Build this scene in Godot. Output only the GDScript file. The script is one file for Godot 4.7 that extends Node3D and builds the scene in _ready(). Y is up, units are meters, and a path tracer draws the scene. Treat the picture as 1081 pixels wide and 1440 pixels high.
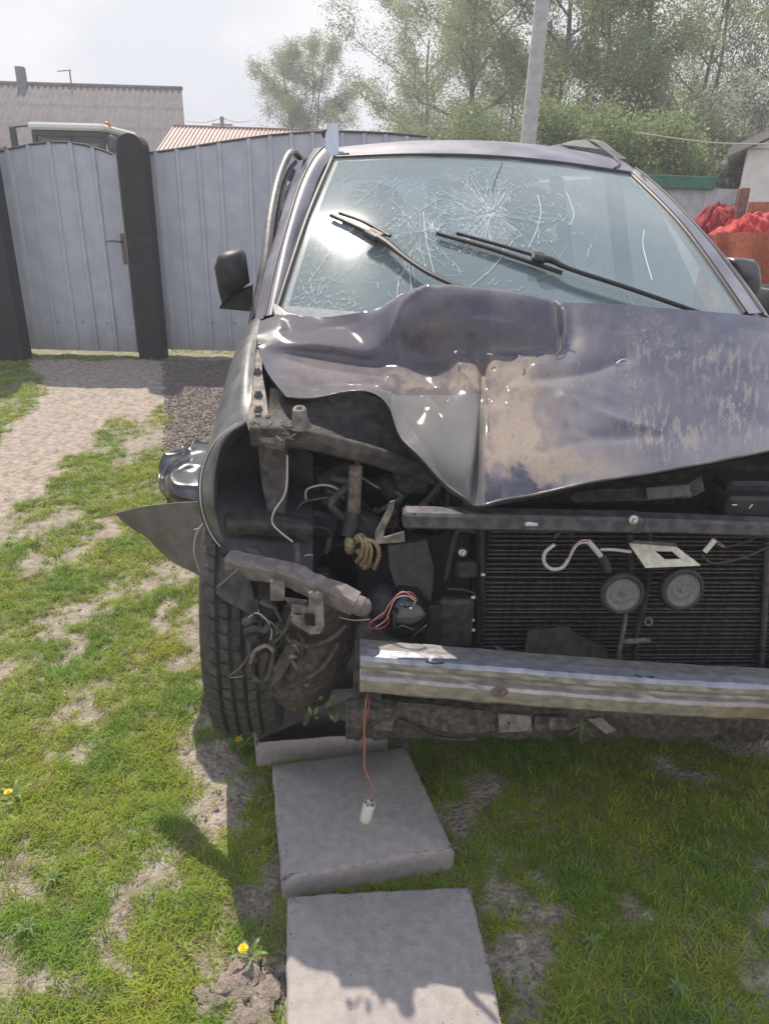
extends Node3D

# World: metres, y up, the camera stands at x = z = 0 and looks towards -z.
const FOCAL := 1020.0
const EYE := Vector3(0, 1.46, 0)
var lens_basis := Basis.from_euler(Vector3(deg_to_rad(-23.3), 0, deg_to_rad(1.5)))
var nose := Vector3(sin(deg_to_rad(3.0)), 0, cos(deg_to_rad(3.0)))      # the way the car faces
var side := Vector3(cos(deg_to_rad(3.0)), 0, -sin(deg_to_rad(3.0)))     # across the car
var rng := RandomNumberGenerator.new()
var used := {}
var M := {}
var ink := Color.WHITE
var sun_from := Vector3.ZERO

# ---------------------------------------------------------------- places
func ray(px: float, py: float) -> Vector3:
	return lens_basis * Vector3((px - 540.5) / FOCAL, (720.0 - py) / FOCAL, -1.0)

func at_z(px: float, py: float, d: float) -> Vector3:      # on the upright plane z = -d
	var r := ray(px, py)
	return EYE + r * (d / -r.z)

func at_y(px: float, py: float, h: float) -> Vector3:      # on the level plane y = h
	var r := ray(px, py)
	return EYE + r * ((h - EYE.y) / r.y)

func at_t(px: float, py: float, t: float) -> Vector3:      # on the plane t metres along the car's length
	var r := ray(px, py)
	return EYE + r * (t / r.dot(-nose))

func car(u: float, y: float, t: float) -> Vector3:         # car axes: u across, y up, t from the front backwards
	return Vector3(0.364, y, -2.222) + nose * (2.2 - t) + side * u

func path_t(list: Array) -> Array:                         # [px, py, t] triples to points
	var out := []
	for k in list:
		out.append(at_t(k[0], k[1], k[2]))
	return out

# ---------------------------------------------------------------- meshes
func mb() -> SurfaceTool:
	var st := SurfaceTool.new()
	st.begin(Mesh.PRIMITIVE_TRIANGLES)
	return st

func put(st: SurfaceTool, p: Vector3, uv: Vector2) -> void:
	st.set_color(ink)
	st.set_uv(uv)
	st.add_vertex(p)

func tri(st: SurfaceTool, a: Vector3, b: Vector3, c: Vector3, ua := Vector2.ZERO, ub := Vector2.ZERO, uc := Vector2.ZERO) -> void:
	put(st, a, ua)
	put(st, b, ub)
	put(st, c, uc)

func tri_out(st: SurfaceTool, a: Vector3, b: Vector3, c: Vector3, centre: Vector3) -> void:
	if (b - a).cross(c - a).dot((a + b + c) / 3.0 - centre) > 0.0:
		tri(st, a, c, b)
	else:
		tri(st, a, b, c)

func quad_out(st: SurfaceTool, a: Vector3, b: Vector3, c: Vector3, d: Vector3, centre: Vector3) -> void:
	tri_out(st, a, b, c, centre)
	tri_out(st, a, c, d, centre)

func box(st: SurfaceTool, c: Vector3, s: Vector3, basis := Basis(), bev := 0.004) -> void:
	st.set_smooth_group(-1)
	var h := s * 0.5
	var e := minf(bev, minf(h.x, minf(h.y, h.z)) * 0.6)
	var v := {}
	for sx in [-1, 1]:
		for sy in [-1, 1]:
			for sz in [-1, 1]:
				var k := Vector3(sx, sy, sz)
				v[Vector4i(sx, sy, sz, 0)] = c + basis * (k * Vector3(h.x, h.y - e, h.z - e))
				v[Vector4i(sx, sy, sz, 1)] = c + basis * (k * Vector3(h.x - e, h.y, h.z - e))
				v[Vector4i(sx, sy, sz, 2)] = c + basis * (k * Vector3(h.x - e, h.y - e, h.z))
				tri_out(st, v[Vector4i(sx, sy, sz, 0)], v[Vector4i(sx, sy, sz, 1)], v[Vector4i(sx, sy, sz, 2)], c)
	for s1 in [-1, 1]:
		quad_out(st, v[Vector4i(s1, -1, -1, 0)], v[Vector4i(s1, 1, -1, 0)], v[Vector4i(s1, 1, 1, 0)], v[Vector4i(s1, -1, 1, 0)], c)
		quad_out(st, v[Vector4i(-1, s1, -1, 1)], v[Vector4i(1, s1, -1, 1)], v[Vector4i(1, s1, 1, 1)], v[Vector4i(-1, s1, 1, 1)], c)
		quad_out(st, v[Vector4i(-1, -1, s1, 2)], v[Vector4i(1, -1, s1, 2)], v[Vector4i(1, 1, s1, 2)], v[Vector4i(-1, 1, s1, 2)], c)
		for s2 in [-1, 1]:
			quad_out(st, v[Vector4i(s1, s2, -1, 0)], v[Vector4i(s1, s2, 1, 0)], v[Vector4i(s1, s2, 1, 1)], v[Vector4i(s1, s2, -1, 1)], c)
			quad_out(st, v[Vector4i(s1, -1, s2, 0)], v[Vector4i(s1, 1, s2, 0)], v[Vector4i(s1, 1, s2, 2)], v[Vector4i(s1, -1, s2, 2)], c)
			quad_out(st, v[Vector4i(-1, s1, s2, 1)], v[Vector4i(1, s1, s2, 1)], v[Vector4i(1, s1, s2, 2)], v[Vector4i(-1, s1, s2, 2)], c)

func frame_of(dir: Vector3, up := Vector3.UP) -> Basis:    # z along dir
	var z := dir.normalized()
	var x := up.cross(z)
	if x.length() < 0.01:
		x = Vector3.RIGHT.cross(z)
	x = x.normalized()
	return Basis(x, z.cross(x), z)

func bar(st: SurfaceTool, a: Vector3, b: Vector3, w: float, h: float, up := Vector3.UP, bev := 0.003) -> void:
	box(st, (a + b) * 0.5, Vector3(w, h, a.distance_to(b)), frame_of(b - a, up), bev)

func curve(pts: Array, n := 6) -> Array:                   # Catmull-Rom through the points
	var out := []
	for i in pts.size() - 1:
		var p0 = pts[maxi(i - 1, 0)]
		var p3 = pts[mini(i + 2, pts.size() - 1)]
		for k in n:
			out.append(pts[i].cubic_interpolate(pts[i + 1], p0, p3, float(k) / n))
	out.append(pts[-1])
	return out

func tube(st: SurfaceTool, pts: Array, r, seg := 8, flat := 1.0, caps := true) -> void:
	st.set_smooth_group(0)
	var rings := []
	var x := Vector3.ZERO
	for i in pts.size():
		var d: Vector3 = (pts[mini(i + 1, pts.size() - 1)] - pts[maxi(i - 1, 0)]).normalized()
		if i == 0:
			x = d.cross(Vector3.UP if absf(d.y) < 0.9 else Vector3.RIGHT).normalized()
		else:
			x = (x - d * x.dot(d)).normalized()
		var y := d.cross(x)
		var rr: float = r[mini(i, r.size() - 1)] if r is Array else r
		var ring := []
		for k in seg:
			var a := TAU * k / seg
			ring.append(pts[i] + (x * cos(a) + y * sin(a) * flat) * rr)
		rings.append(ring)
	for i in rings.size() - 1:
		var c: Vector3 = (pts[i] + pts[i + 1]) * 0.5
		for k in seg:
			var j := (k + 1) % seg
			quad_out(st, rings[i][k], rings[i][j], rings[i + 1][j], rings[i + 1][k], c)
	if caps:
		st.set_smooth_group(-1)
		var mid: Vector3 = pts[pts.size() / 2]
		if pts.size() == 2:
			mid = (pts[0] + pts[1]) * 0.5
		for e in [0, rings.size() - 1]:
			var inward: Vector3 = pts[1] if e == 0 else pts[-2]
			for k in seg:
				tri_out(st, pts[e], rings[e][k], rings[e][(k + 1) % seg], inward)

func sweep(st: SurfaceTool, pts: Array, w: Array, tall: Array, up: Vector3) -> void:   # a bevelled box section along a bent line
	st.set_smooth_group(-1)
	var rings := []
	for i in pts.size():
		var b := frame_of(pts[mini(i + 1, pts.size() - 1)] - pts[maxi(i - 1, 0)], up)
		var x: Vector3 = b.x * w[i % w.size()] * .5
		var y: Vector3 = b.y * tall[i % tall.size()] * .5
		var ring := []
		for k in [[1, .7], [.8, 1], [-.8, 1], [-1, .7], [-1, -.7], [-.8, -1], [.8, -1], [1, -.7]]:
			ring.append(pts[i] + x * k[0] + y * k[1])
		rings.append(ring)
	for i in rings.size() - 1:
		for k in 8:
			quad_out(st, rings[i][k], rings[i][(k + 1) % 8], rings[i + 1][(k + 1) % 8], rings[i + 1][k], (pts[i] + pts[i + 1]) * .5)
	for e in [0, rings.size() - 1]:
		for k in 8:
			tri_out(st, pts[e], rings[e][k], rings[e][(k + 1) % 8], pts[1] if e == 0 else pts[-2])

func rod(st: SurfaceTool, a: Vector3, b: Vector3, r: float, seg := 8) -> void:
	tube(st, [a, b], r, seg)

func sheet(st: SurfaceTool, rows: Array, flip := false, smooth := 0, colors := []) -> void:   # rows of points; uv runs 0..1 along each
	st.set_smooth_group(smooth)
	var n: int = rows.size()
	for i in n - 1:
		var m: int = rows[i].size()
		for j in m - 1:
			var q := [[i, j], [i, j + 1], [i + 1, j + 1], [i, j], [i + 1, j + 1], [i + 1, j]]
			if flip:
				q = [[i, j], [i + 1, j + 1], [i, j + 1], [i, j], [i + 1, j], [i + 1, j + 1]]
			for k in q:
				if colors.size():
					ink = colors[k[0]][k[1]]
				put(st, rows[k[0]][k[1]], Vector2(float(k[1]) / (m - 1), float(k[0]) / (n - 1)))
	ink = Color.WHITE

func smooth_rows(ctrl: Array, n: int) -> Array:            # Catmull-Rom both ways through a grid of points
	var wide := []
	for r in ctrl:
		wide.append(curve(r, n))
	var cols := []
	for j in wide[0].size():
		var c := []
		for i in wide.size():
			c.append(wide[i][j])
		cols.append(curve(c, n))
	var out := []
	for i in cols[0].size():
		var row := []
		for j in cols.size():
			row.append(cols[j][i])
		out.append(row)
	return out

func thick_sheet(st: SurfaceTool, rows: Array, by: Vector3) -> void:   # a sheet with its back and rim
	sheet(st, rows)
	var back := []
	for r in rows:
		var b := []
		for p in r:
			b.append(p + by)
		back.append(b)
	sheet(st, back, true)
	var rim := []
	var rim2 := []
	var n := rows.size()
	var m: int = rows[0].size()
	for j in m:
		rim.append(rows[0][j])
		rim2.append(back[0][j])
	for i in range(1, n):
		rim.append(rows[i][m - 1])
		rim2.append(back[i][m - 1])
	for j in range(m - 2, -1, -1):
		rim.append(rows[n - 1][j])
		rim2.append(back[n - 1][j])
	for i in range(n - 2, -1, -1):
		rim.append(rows[i][0])
		rim2.append(back[i][0])
	sheet(st, [rim2, rim], false, -1)

func plate(st: SurfaceTool, outline: Array, thick: Vector3) -> void:   # a flat outline with thickness
	st.set_smooth_group(-1)
	var nrm := Vector3.ZERO
	var mid := Vector3.ZERO
	for i in outline.size():
		nrm += outline[i].cross(outline[(i + 1) % outline.size()])
		mid += outline[i] / outline.size()
	nrm = nrm.normalized()
	var b := frame_of(nrm)
	var flat := PackedVector2Array()
	for p in outline:
		flat.append(Vector2((p - mid).dot(b.x), (p - mid).dot(b.y)))
	var ids := Geometry2D.triangulate_polygon(flat)
	var centre: Vector3 = mid + thick * 0.5
	for i in range(0, ids.size(), 3):
		tri_out(st, outline[ids[i]], outline[ids[i + 1]], outline[ids[i + 2]], centre)
		tri_out(st, outline[ids[i]] + thick, outline[ids[i + 1]] + thick, outline[ids[i + 2]] + thick, centre)
	var turn := nrm.dot(thick) > 0.0
	for i in outline.size():
		var p: Vector3 = outline[i]
		var q: Vector3 = outline[(i + 1) % outline.size()]
		if turn:
			tri(st, p, q + thick, q)
			tri(st, p, p + thick, q + thick)
		else:
			tri(st, p, q, q + thick)
			tri(st, p, q + thick, p + thick)

func lathe(st: SurfaceTool, profile: Array, xf: Transform3D, seg := 24, smooth := 0) -> void:   # profile of (radius, height)
	st.set_smooth_group(smooth)
	for i in profile.size() - 1:
		for k in seg:
			var p := []
			for e in [[i, k], [i, k + 1], [i + 1, k + 1], [i + 1, k]]:
				var a: float = TAU * e[1] / seg
				var q: Vector2 = profile[e[0]]
				p.append(xf * Vector3(q.x * cos(a), q.y, q.x * sin(a)))
			var uv := Vector2(float(k) / seg, float(i) / profile.size())
			tri(st, p[0], p[1], p[2], uv, uv, uv)
			tri(st, p[0], p[2], p[3], uv, uv, uv)

func axle(p: Vector3, dir: Vector3) -> Transform3D:        # y along dir, for lathe
	var b := frame_of(dir)
	return Transform3D(Basis(b.x, b.z, b.x.cross(b.z)), p)

func blob(st: SurfaceTool, c: Vector3, s: Vector3, basis := Basis(), rough := 0.12, sd := 1, rings := 8, seg := 12) -> void:
	var n := FastNoiseLite.new()
	n.seed = sd
	n.frequency = 1.1
	st.set_smooth_group(0)
	var g := []
	for i in rings + 1:
		var r := []
		for k in seg:
			var th := PI * i / rings
			var d := Vector3(sin(th) * cos(TAU * k / seg), cos(th), sin(th) * sin(TAU * k / seg))
			r.append(c + basis * (d * s * (1.0 + rough * 2.0 * n.get_noise_3d(d.x * 1.2, d.y * 1.2, d.z * 1.2))))
		g.append(r)
	for i in rings:
		for k in seg:
			var j := (k + 1) % seg
			quad_out(st, g[i][k], g[i][j], g[i + 1][j], g[i + 1][k], c)

# ---------------------------------------------------------------- naming
func numbered(called: String, parent: Node) -> String:
	var key := str(parent.get_instance_id()) + called
	used[key] = used.get(key, -1) + 1
	return called if used[key] == 0 else "%s_%03d" % [called, used[key]]

func obj(called: String, st: SurfaceTool, m: Material, parent: Node = self) -> MeshInstance3D:
	st.generate_normals()
	st.index()
	var o := MeshInstance3D.new()
	o.mesh = st.commit()
	o.material_override = m
	o.name = numbered(called, parent)
	parent.add_child(o, true)
	return o

func thing(called: String, label: String, category: String, group := "") -> Node3D:
	var o := Node3D.new()
	o.name = numbered(called, self)
	add_child(o, true)
	return tag(o, label, category, group)

func tag(o: Node3D, label: String, category: String, group := "") -> Node3D:
	o.set_meta("label", label)
	o.set_meta("category", category)
	if group:
		o.set_meta("group", group)
	return o

func struct(called: String, st: SurfaceTool, m: Material) -> MeshInstance3D:
	var o := obj(called, st, m)
	o.set_meta("kind", "structure")
	return o

func scatter(called: String, mesh: Mesh, m: Material, places: Array, tints: Array, parent: Node = self) -> MultiMeshInstance3D:
	var mm := MultiMesh.new()
	mm.transform_format = MultiMesh.TRANSFORM_3D
	mm.use_colors = true
	mm.mesh = mesh
	mm.instance_count = places.size()
	for i in places.size():
		mm.set_instance_transform(i, places[i])
		mm.set_instance_color(i, tints[i])
	var o := MultiMeshInstance3D.new()
	o.multimesh = mm
	o.material_override = m
	o.name = numbered(called, parent)
	o.set_meta("kind", "stuff")
	parent.add_child(o, true)
	return o

# ---------------------------------------------------------------- materials
func lin(r: float, g: float, b: float) -> Color:
	return Color(r, g, b).linear_to_srgb()

func noise_tex(sd: int, freq: float, a: Color, b: Color, octaves := 5, size := 256, lo := 0.25, hi := 0.75, kind := FastNoiseLite.TYPE_SIMPLEX_SMOOTH) -> NoiseTexture2D:
	var n := FastNoiseLite.new()
	n.seed = sd
	n.noise_type = kind
	n.frequency = freq
	n.fractal_octaves = octaves
	var t := NoiseTexture2D.new()
	t.width = size
	t.height = size
	t.seamless = true
	t.noise = n
	var g := Gradient.new()
	g.offsets = PackedFloat32Array([lo, hi])
	g.colors = PackedColorArray([a, b])
	t.color_ramp = g
	return t

func plain(called: String, c: Color, rough: float, metal := 0.0, spec := 0.5) -> StandardMaterial3D:
	var m := StandardMaterial3D.new()
	m.resource_name = called
	m.albedo_color = c
	m.roughness = rough
	m.metallic = metal
	m.metallic_specular = spec
	M[called] = m
	return m

# a material mottled between two colours over "size" metres, with relief of "bump" centimetres
func mottled(called: String, a: Color, b: Color, rough: float, size: float, bump := 0.0, metal := 0.0, freq := 0.02, lo := 0.25, hi := 0.75) -> StandardMaterial3D:
	var m := plain(called, Color.WHITE, rough, metal)
	m.albedo_texture = noise_tex(called.hash() % 1000, freq, a, b, 5, 256, lo, hi)
	m.uv1_triplanar = true
	m.uv1_scale = Vector3.ONE / size
	m.vertex_color_use_as_albedo = true
	if bump > 0.0:
		m.heightmap_enabled = true
		m.heightmap_scale = bump
		m.heightmap_texture = M.bump
	return m

func pores() -> ImageTexture:            # dark pits and pale specks of worn concrete
	var im := Image.create(1024, 1024, false, Image.FORMAT_RGBA8)
	im.fill(Color(1, 1, 1, 1))
	var r := RandomNumberGenerator.new()
	r.seed = 3
	for i in 900:
		var s := 1 + int(pow(r.randf(), 6) * 5)
		var v := r.randf_range(.45, .8) if r.randf() < .75 else 1.0
		im.fill_rect(Rect2i(r.randi() % 1020, r.randi() % 1020, s, s), Color(v, v * .97, v * .94))
	return ImageTexture.create_from_image(im)

func make_materials() -> void:
	M.bump = noise_tex(77, 0.03, Color.BLACK, Color.WHITE, 5, 512, 0.15, 0.85)
	mottled("gate_paint", lin(.40, .42, .49), lin(.47, .49, .55), .45, 1.4, .1)
	mottled("gate_rust", lin(.16, .11, .08), lin(.26, .2, .17), .8, .2, .1)
	mottled("black_post", lin(.006, .0065, .009), lin(.016, .016, .02), .6, .5, .1)
	mottled("concrete", lin(.285, .25, .235), lin(.345, .308, .29), .9, .6, .12, 0, .07)
	M.concrete.detail_enabled = true
	M.concrete.detail_blend_mode = BaseMaterial3D.BLEND_MODE_MUL
	M.concrete.detail_albedo = pores()
	M.concrete.detail_uv_layer = BaseMaterial3D.DETAIL_UV_1
	M.concrete.heightmap_texture = noise_tex(5, .12, Color.BLACK, Color.WHITE, 4, 512, .1, .9)
	M.concrete.heightmap_scale = .11
	mottled("slate", lin(.095, .082, .082), lin(.15, .132, .132), .9, 2.2, .2)
	mottled("shed_wall", lin(.16, .145, .14), lin(.22, .2, .195), .9, 1.5, .2)
	mottled("red_sheet", lin(.27, .15, .125), lin(.36, .22, .19), .6, .9)
	mottled("orange_sheet", lin(.33, .085, .035), lin(.46, .14, .06), .6, .8)
	mottled("brown_post", lin(.15, .06, .045), lin(.25, .1, .08), .7, .5)
	mottled("white_wall", lin(.6, .59, .57), lin(.74, .73, .72), .9, 1.2, .1)
	mottled("old_boards", lin(.2, .16, .13), lin(.34, .29, .25), .9, .7, .1)
	mottled("grey_roof", lin(.3, .28, .26), lin(.42, .4, .38), .9, .9, .1)
	mottled("green_cap", lin(.02, .1, .075), lin(.04, .15, .11), .5, .5)
	mottled("grey_wall", lin(.36, .36, .39), lin(.46, .46, .49), .8, .8, .1)
	mottled("pole", lin(.34, .33, .34), lin(.45, .44, .44), .85, .6, .1)
	mottled("bark", lin(.09, .07, .055), lin(.19, .155, .125), .95, .5, .6)
	mottled("cloth_red", lin(.45, .02, .025), lin(.6, .06, .045), .95, .15, .25)
	M.cloth_red.rim_enabled = true
	M.cloth_red.rim = .5
	mottled("rug", lin(.42, .10, .05), lin(.56, .18, .10), .95, .25, .2)
	mottled("cloth_dark_red", lin(.2, .012, .02), lin(.3, .03, .035), .95, .15, .25)
	# car
	mottled("paint", lin(.022, .022, .034), lin(.10, .092, .1), .36, .5, .0, 0, .015, .2, .85)
	M.paint.clearcoat_enabled = true
	M.paint.clearcoat = .5
	M.paint.clearcoat_roughness = .18
	mottled("roof_paint", lin(.12, .115, .15), lin(.26, .25, .29), .38, 1.0, 0, 0, .015, .2, .8)
	mottled("paint_dusty", lin(.042, .040, .042), lin(.125, .117, .112), .5, .35, .05, 0, .02, .2, .8)
	M.paint_dusty.clearcoat_enabled = true
	M.paint_dusty.clearcoat = .4
	M.paint_dusty.clearcoat_roughness = .15
	mottled("rail_grey", lin(.11, .108, .112), lin(.16, .157, .16), .75, .3)
	mottled("dusty_steel", lin(.11, .095, .085), lin(.27, .23, .2), .75, .2, .12, .1)
	mottled("grey_steel", lin(.05, .048, .055), lin(.115, .105, .11), .6, .25, .06, .2)
	mottled("beam_steel", lin(.25, .235, .23), lin(.42, .40, .39), .38, .22, .03, .5, .03, .2, .8)
	M.beam_steel.uv1_scale = Vector3(3, 5, 5)
	mottled("mauve_steel", lin(.13, .105, .095), lin(.25, .21, .195), .8, .2, .1)
	mottled("rust", lin(.09, .066, .054), lin(.2, .155, .13), .9, .12, .12)
	mottled("tank_brown", lin(.035, .028, .024), lin(.12, .095, .075), .8, .12, .12)
	mottled("under_dirt", lin(.035, .03, .026), lin(.125, .105, .09), .9, .16, .15, 0, .025)
	mottled("dirty_plastic", lin(.016, .0145, .014), lin(.052, .046, .041), .7, .2, .1)
	mottled("dusty_plastic", lin(.036, .032, .028), lin(.105, .09, .08), .85, .2, .1)
	mottled("black_plastic", lin(.010, .010, .012), lin(.03, .029, .03), .55, .2, .05)
	mottled("liner", lin(.095, .083, .07), lin(.15, .13, .11), .85, .3, .1)
	mottled("rubber", lin(.038, .034, .03), lin(.088, .079, .068), .9, .15, .1)
	mottled("engine_metal", lin(.04, .038, .038), lin(.11, .1, .1), .7, .2, .2, .2)
	mottled("fin", lin(.03, .027, .026), lin(.10, .085, .08), .5, .1, 0, .3)
	mottled("fin_dusty", lin(.045, .036, .032), lin(.15, .125, .11), .6, .16, 0, .2)
	mottled("brass", lin(.2, .14, .07), lin(.42, .33, .2), .6, .05, .1, .2)
	mottled("horn_face", lin(.12, .118, .115), lin(.18, .175, .168), .7, .06, .05)
	mottled("cream_plate", lin(.5, .45, .34), lin(.68, .63, .5), .55, .1)
	plain("dark", lin(.008, .008, .009), .9)
	plain("wire_black", lin(.02, .02, .021), .5)
	plain("wire_grey", lin(.42, .4, .38), .6)
	plain("wire_red", lin(.35, .05, .05), .5)
	plain("wire_pink", lin(.5, .3, .27), .5)
	plain("wire_copper", lin(.3, .14, .08), .5)
	plain("white_plastic", lin(.55, .52, .46), .6)
	plain("bright_steel", lin(.5, .49, .48), .35, .7)
	plain("rubber_seal", lin(.012, .012, .013), .5)
	plain("silver", lin(.5, .5, .52), .3, .6)
	plain("bag", lin(.008, .008, .01), .2, 0, .8)
	plain("seat_cloth", lin(.05, .05, .055), .95)
	plain("wiper", lin(.012, .012, .014), .5)
	plain("beacon", lin(.6, .12, .03), .3)
	plain("cab_white", lin(.6, .6, .58), .5)
	plain("cab_dark", lin(.03, .035, .04), .5)
	var g := plain("glass", Color(.80, .90, .92, .1), .09, .15)
	g.transparency = BaseMaterial3D.TRANSPARENCY_ALPHA
	g = plain("dark_glass", Color(.1, .12, .13, .6), .05)
	g.transparency = BaseMaterial3D.TRANSPARENCY_ALPHA
	plain("crack", lin(.75, .82, .82), .25, 0, .8)

# ---------------------------------------------------------------- camera, sky, sun
func make_sky() -> ImageTexture:
	var n := FastNoiseLite.new()
	n.seed = 4
	n.frequency = 1.3
	n.fractal_octaves = 5
	var im := Image.create(768, 384, false, Image.FORMAT_RGBF)
	for j in 384:
		var el := PI * (0.5 - (j + 0.5) / 384.0)
		for i in 768:
			var az := TAU * ((i + 0.5) / 768.0 - 0.5)
			var d := Vector3(sin(az) * cos(el), sin(el), -cos(az) * cos(el))
			var up := maxf(d.y, 0.0)
			var c := Vector3(.72, .735, .78).lerp(Vector3(.27, .37, .60), smoothstep(.22, .8, up))
			var q := d / (0.35 + up)
			var cl := smoothstep(-.28, .22, n.get_noise_3d(q.x * 1.4, q.y * 1.1, q.z * 1.4))
			cl *= 1.0 - .55 * smoothstep(.4, .8, up)
			c = c.lerp(Vector3(.86, .86, .875), cl * .9)
			var ang := rad_to_deg(acos(clampf(d.dot(sun_from), -1, 1)))
			c += Vector3(1, .98, .95) * (1.6 * exp(-pow(ang / 11.0, 2.0)) + .35 * exp(-pow(ang / 30.0, 2.0))) * (.45 + .55 * cl)
			im.set_pixel(i, j, Color(c.x, c.y, c.z))
	return ImageTexture.create_from_image(im)

func make_view() -> void:
	var cam := Camera3D.new()
	cam.name = "camera"
	cam.position = EYE
	cam.basis = lens_basis
	cam.fov = rad_to_deg(2.0 * atan(720.0 / FOCAL))
	cam.near = 0.05
	cam.far = 600.0
	add_child(cam)
	var sun := DirectionalLight3D.new()
	sun.name = "sun"
	var el := deg_to_rad(53.0)
	var az := deg_to_rad(-21.0)
	sun_from = Vector3(sin(az) * cos(el), sin(el), -cos(az) * cos(el))
	sun.look_at_from_position(Vector3.ZERO, -sun_from, Vector3.UP)
	sun.light_energy = 1.6
	sun.light_color = Color(1.0, .955, .89)
	sun.light_angular_distance = 0.6
	sun.shadow_enabled = true
	add_child(sun)
	var we := WorldEnvironment.new()
	we.name = "world_environment"
	var e := Environment.new()
	e.background_mode = Environment.BG_SKY
	var sky := Sky.new()
	var sm := PanoramaSkyMaterial.new()
	sm.panorama = make_sky()
	sky.sky_material = sm
	e.sky = sky
	e.background_energy_multiplier = 1.0
	e.tonemap_mode = Environment.TONE_MAPPER_LINEAR
	e.tonemap_exposure = 1.27
	e.sdfgi_enabled = true
	e.ssao_enabled = true
	e.ssil_enabled = true
	e.fog_enabled = true
	e.fog_density = 0.008
	e.fog_light_color = Color(.93, .94, .98)
	we.environment = e
	add_child(we)

# ---------------------------------------------------------------- ground and grass
var soil_noise := FastNoiseLite.new()
var patch_noise := FastNoiseLite.new()
var bare := []
var path_poly := PackedVector2Array()
var gravel_poly := PackedVector2Array()

func poly_y(list: Array) -> PackedVector2Array:
	var out := PackedVector2Array()
	for k in list:
		var p := at_y(k[0], k[1], 0)
		out.append(Vector2(p.x, p.z))
	return out

func plan_ground() -> void:
	soil_noise.seed = 11
	soil_noise.frequency = 6.0
	soil_noise.fractal_octaves = 4
	patch_noise.seed = 23
	patch_noise.frequency = 2.4
	patch_noise.fractal_octaves = 4
	for k in [[230, 860, 26, 30], [262, 900, 26, 45], [300, 1010, 22, 40], [60, 1000, 24, 14], [112, 1080, 40, 22], [300, 1075, 50, 40], [285, 1125, 55, 38], [322, 1130, 35, 50], [160, 1165, 30, 14],
			[195, 1270, 42, 60], [175, 1350, 42, 45], [20, 1400, 60, 45], [350, 1385, 85, 55], [330, 1265, 48, 45], [385, 1250, 22, 120], [98, 900, 40, 16], [130, 860, 34, 16], [40, 800, 34, 12], [150, 740, 30, 26], [90, 730, 40, 14],
			[20, 745, 60, 16], [205, 620, 30, 40], [300, 870, 14, 60], [250, 800, 20, 26], [60, 880, 60, 10], [10, 950, 40, 14],
			[672, 1180, 50, 60], [660, 1120, 30, 40], [735, 1275, 55, 26], [860, 1250, 34, 46], [868, 1290, 40, 22], [1015, 1115, 60, 22], [1055, 1050, 60, 22], [700, 1330, 30, 90], [960, 1100, 30, 20], [720, 1420, 26, 60], [1040, 1310, 26, 18], [640, 1090, 22, 30]]:
		var c := at_y(k[0], k[1], 0)
		var ex := at_y(k[0] + k[2], k[1], 0).distance_to(c)
		var ez := at_y(k[0], k[1] + k[3], 0).distance_to(c)
		bare.append([Vector2(c.x, c.z), ex, ez])
	path_poly = poly_y([[40, 506], [240, 506], [240, 560], [205, 592], [165, 588], [112, 628], [75, 680], [0, 733], [-150, 830], [-420, 900], [-420, 760], [-30, 640], [50, 575], [62, 545]])
	gravel_poly = poly_y([[226, 506], [420, 506], [420, 760], [235, 690], [228, 640], [232, 560]])

func cover(x: float, z: float) -> float:        # how much grass grows there, 0 to 1
	var p := Vector2(x, z)
	var j := Vector2(soil_noise.get_noise_2d(x * .5, z * .5), soil_noise.get_noise_2d(z * .5 + 40, x * .5)) * .16
	var v := smoothstep(-1.05, .0, patch_noise.get_noise_2d(x, z) + .45 * soil_noise.get_noise_2d(x, z))
	if x > .1 and z > -1.9:
		v = .7 + .3 * v
	for b in bare:
		var d: Vector2 = p + j - b[0]
		var q := sqrt(pow(d.x / b[1], 2) + pow(d.y / b[2], 2))
		if q < 1.4:
			v *= lerpf(.10, 1.0, smoothstep(.2, 1.25, q))
	if Geometry2D.is_point_in_polygon(p + j * .8, path_poly):
		v *= .0
	if Geometry2D.is_point_in_polygon(p + j * .6, gravel_poly):
		v *= .04
	return v

func ground_height(x: float, z: float) -> float:
	return soil_noise.get_noise_2d(x, z) * .010 + patch_noise.get_noise_2d(x * .8, z * .8) * .012 - .006

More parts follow.
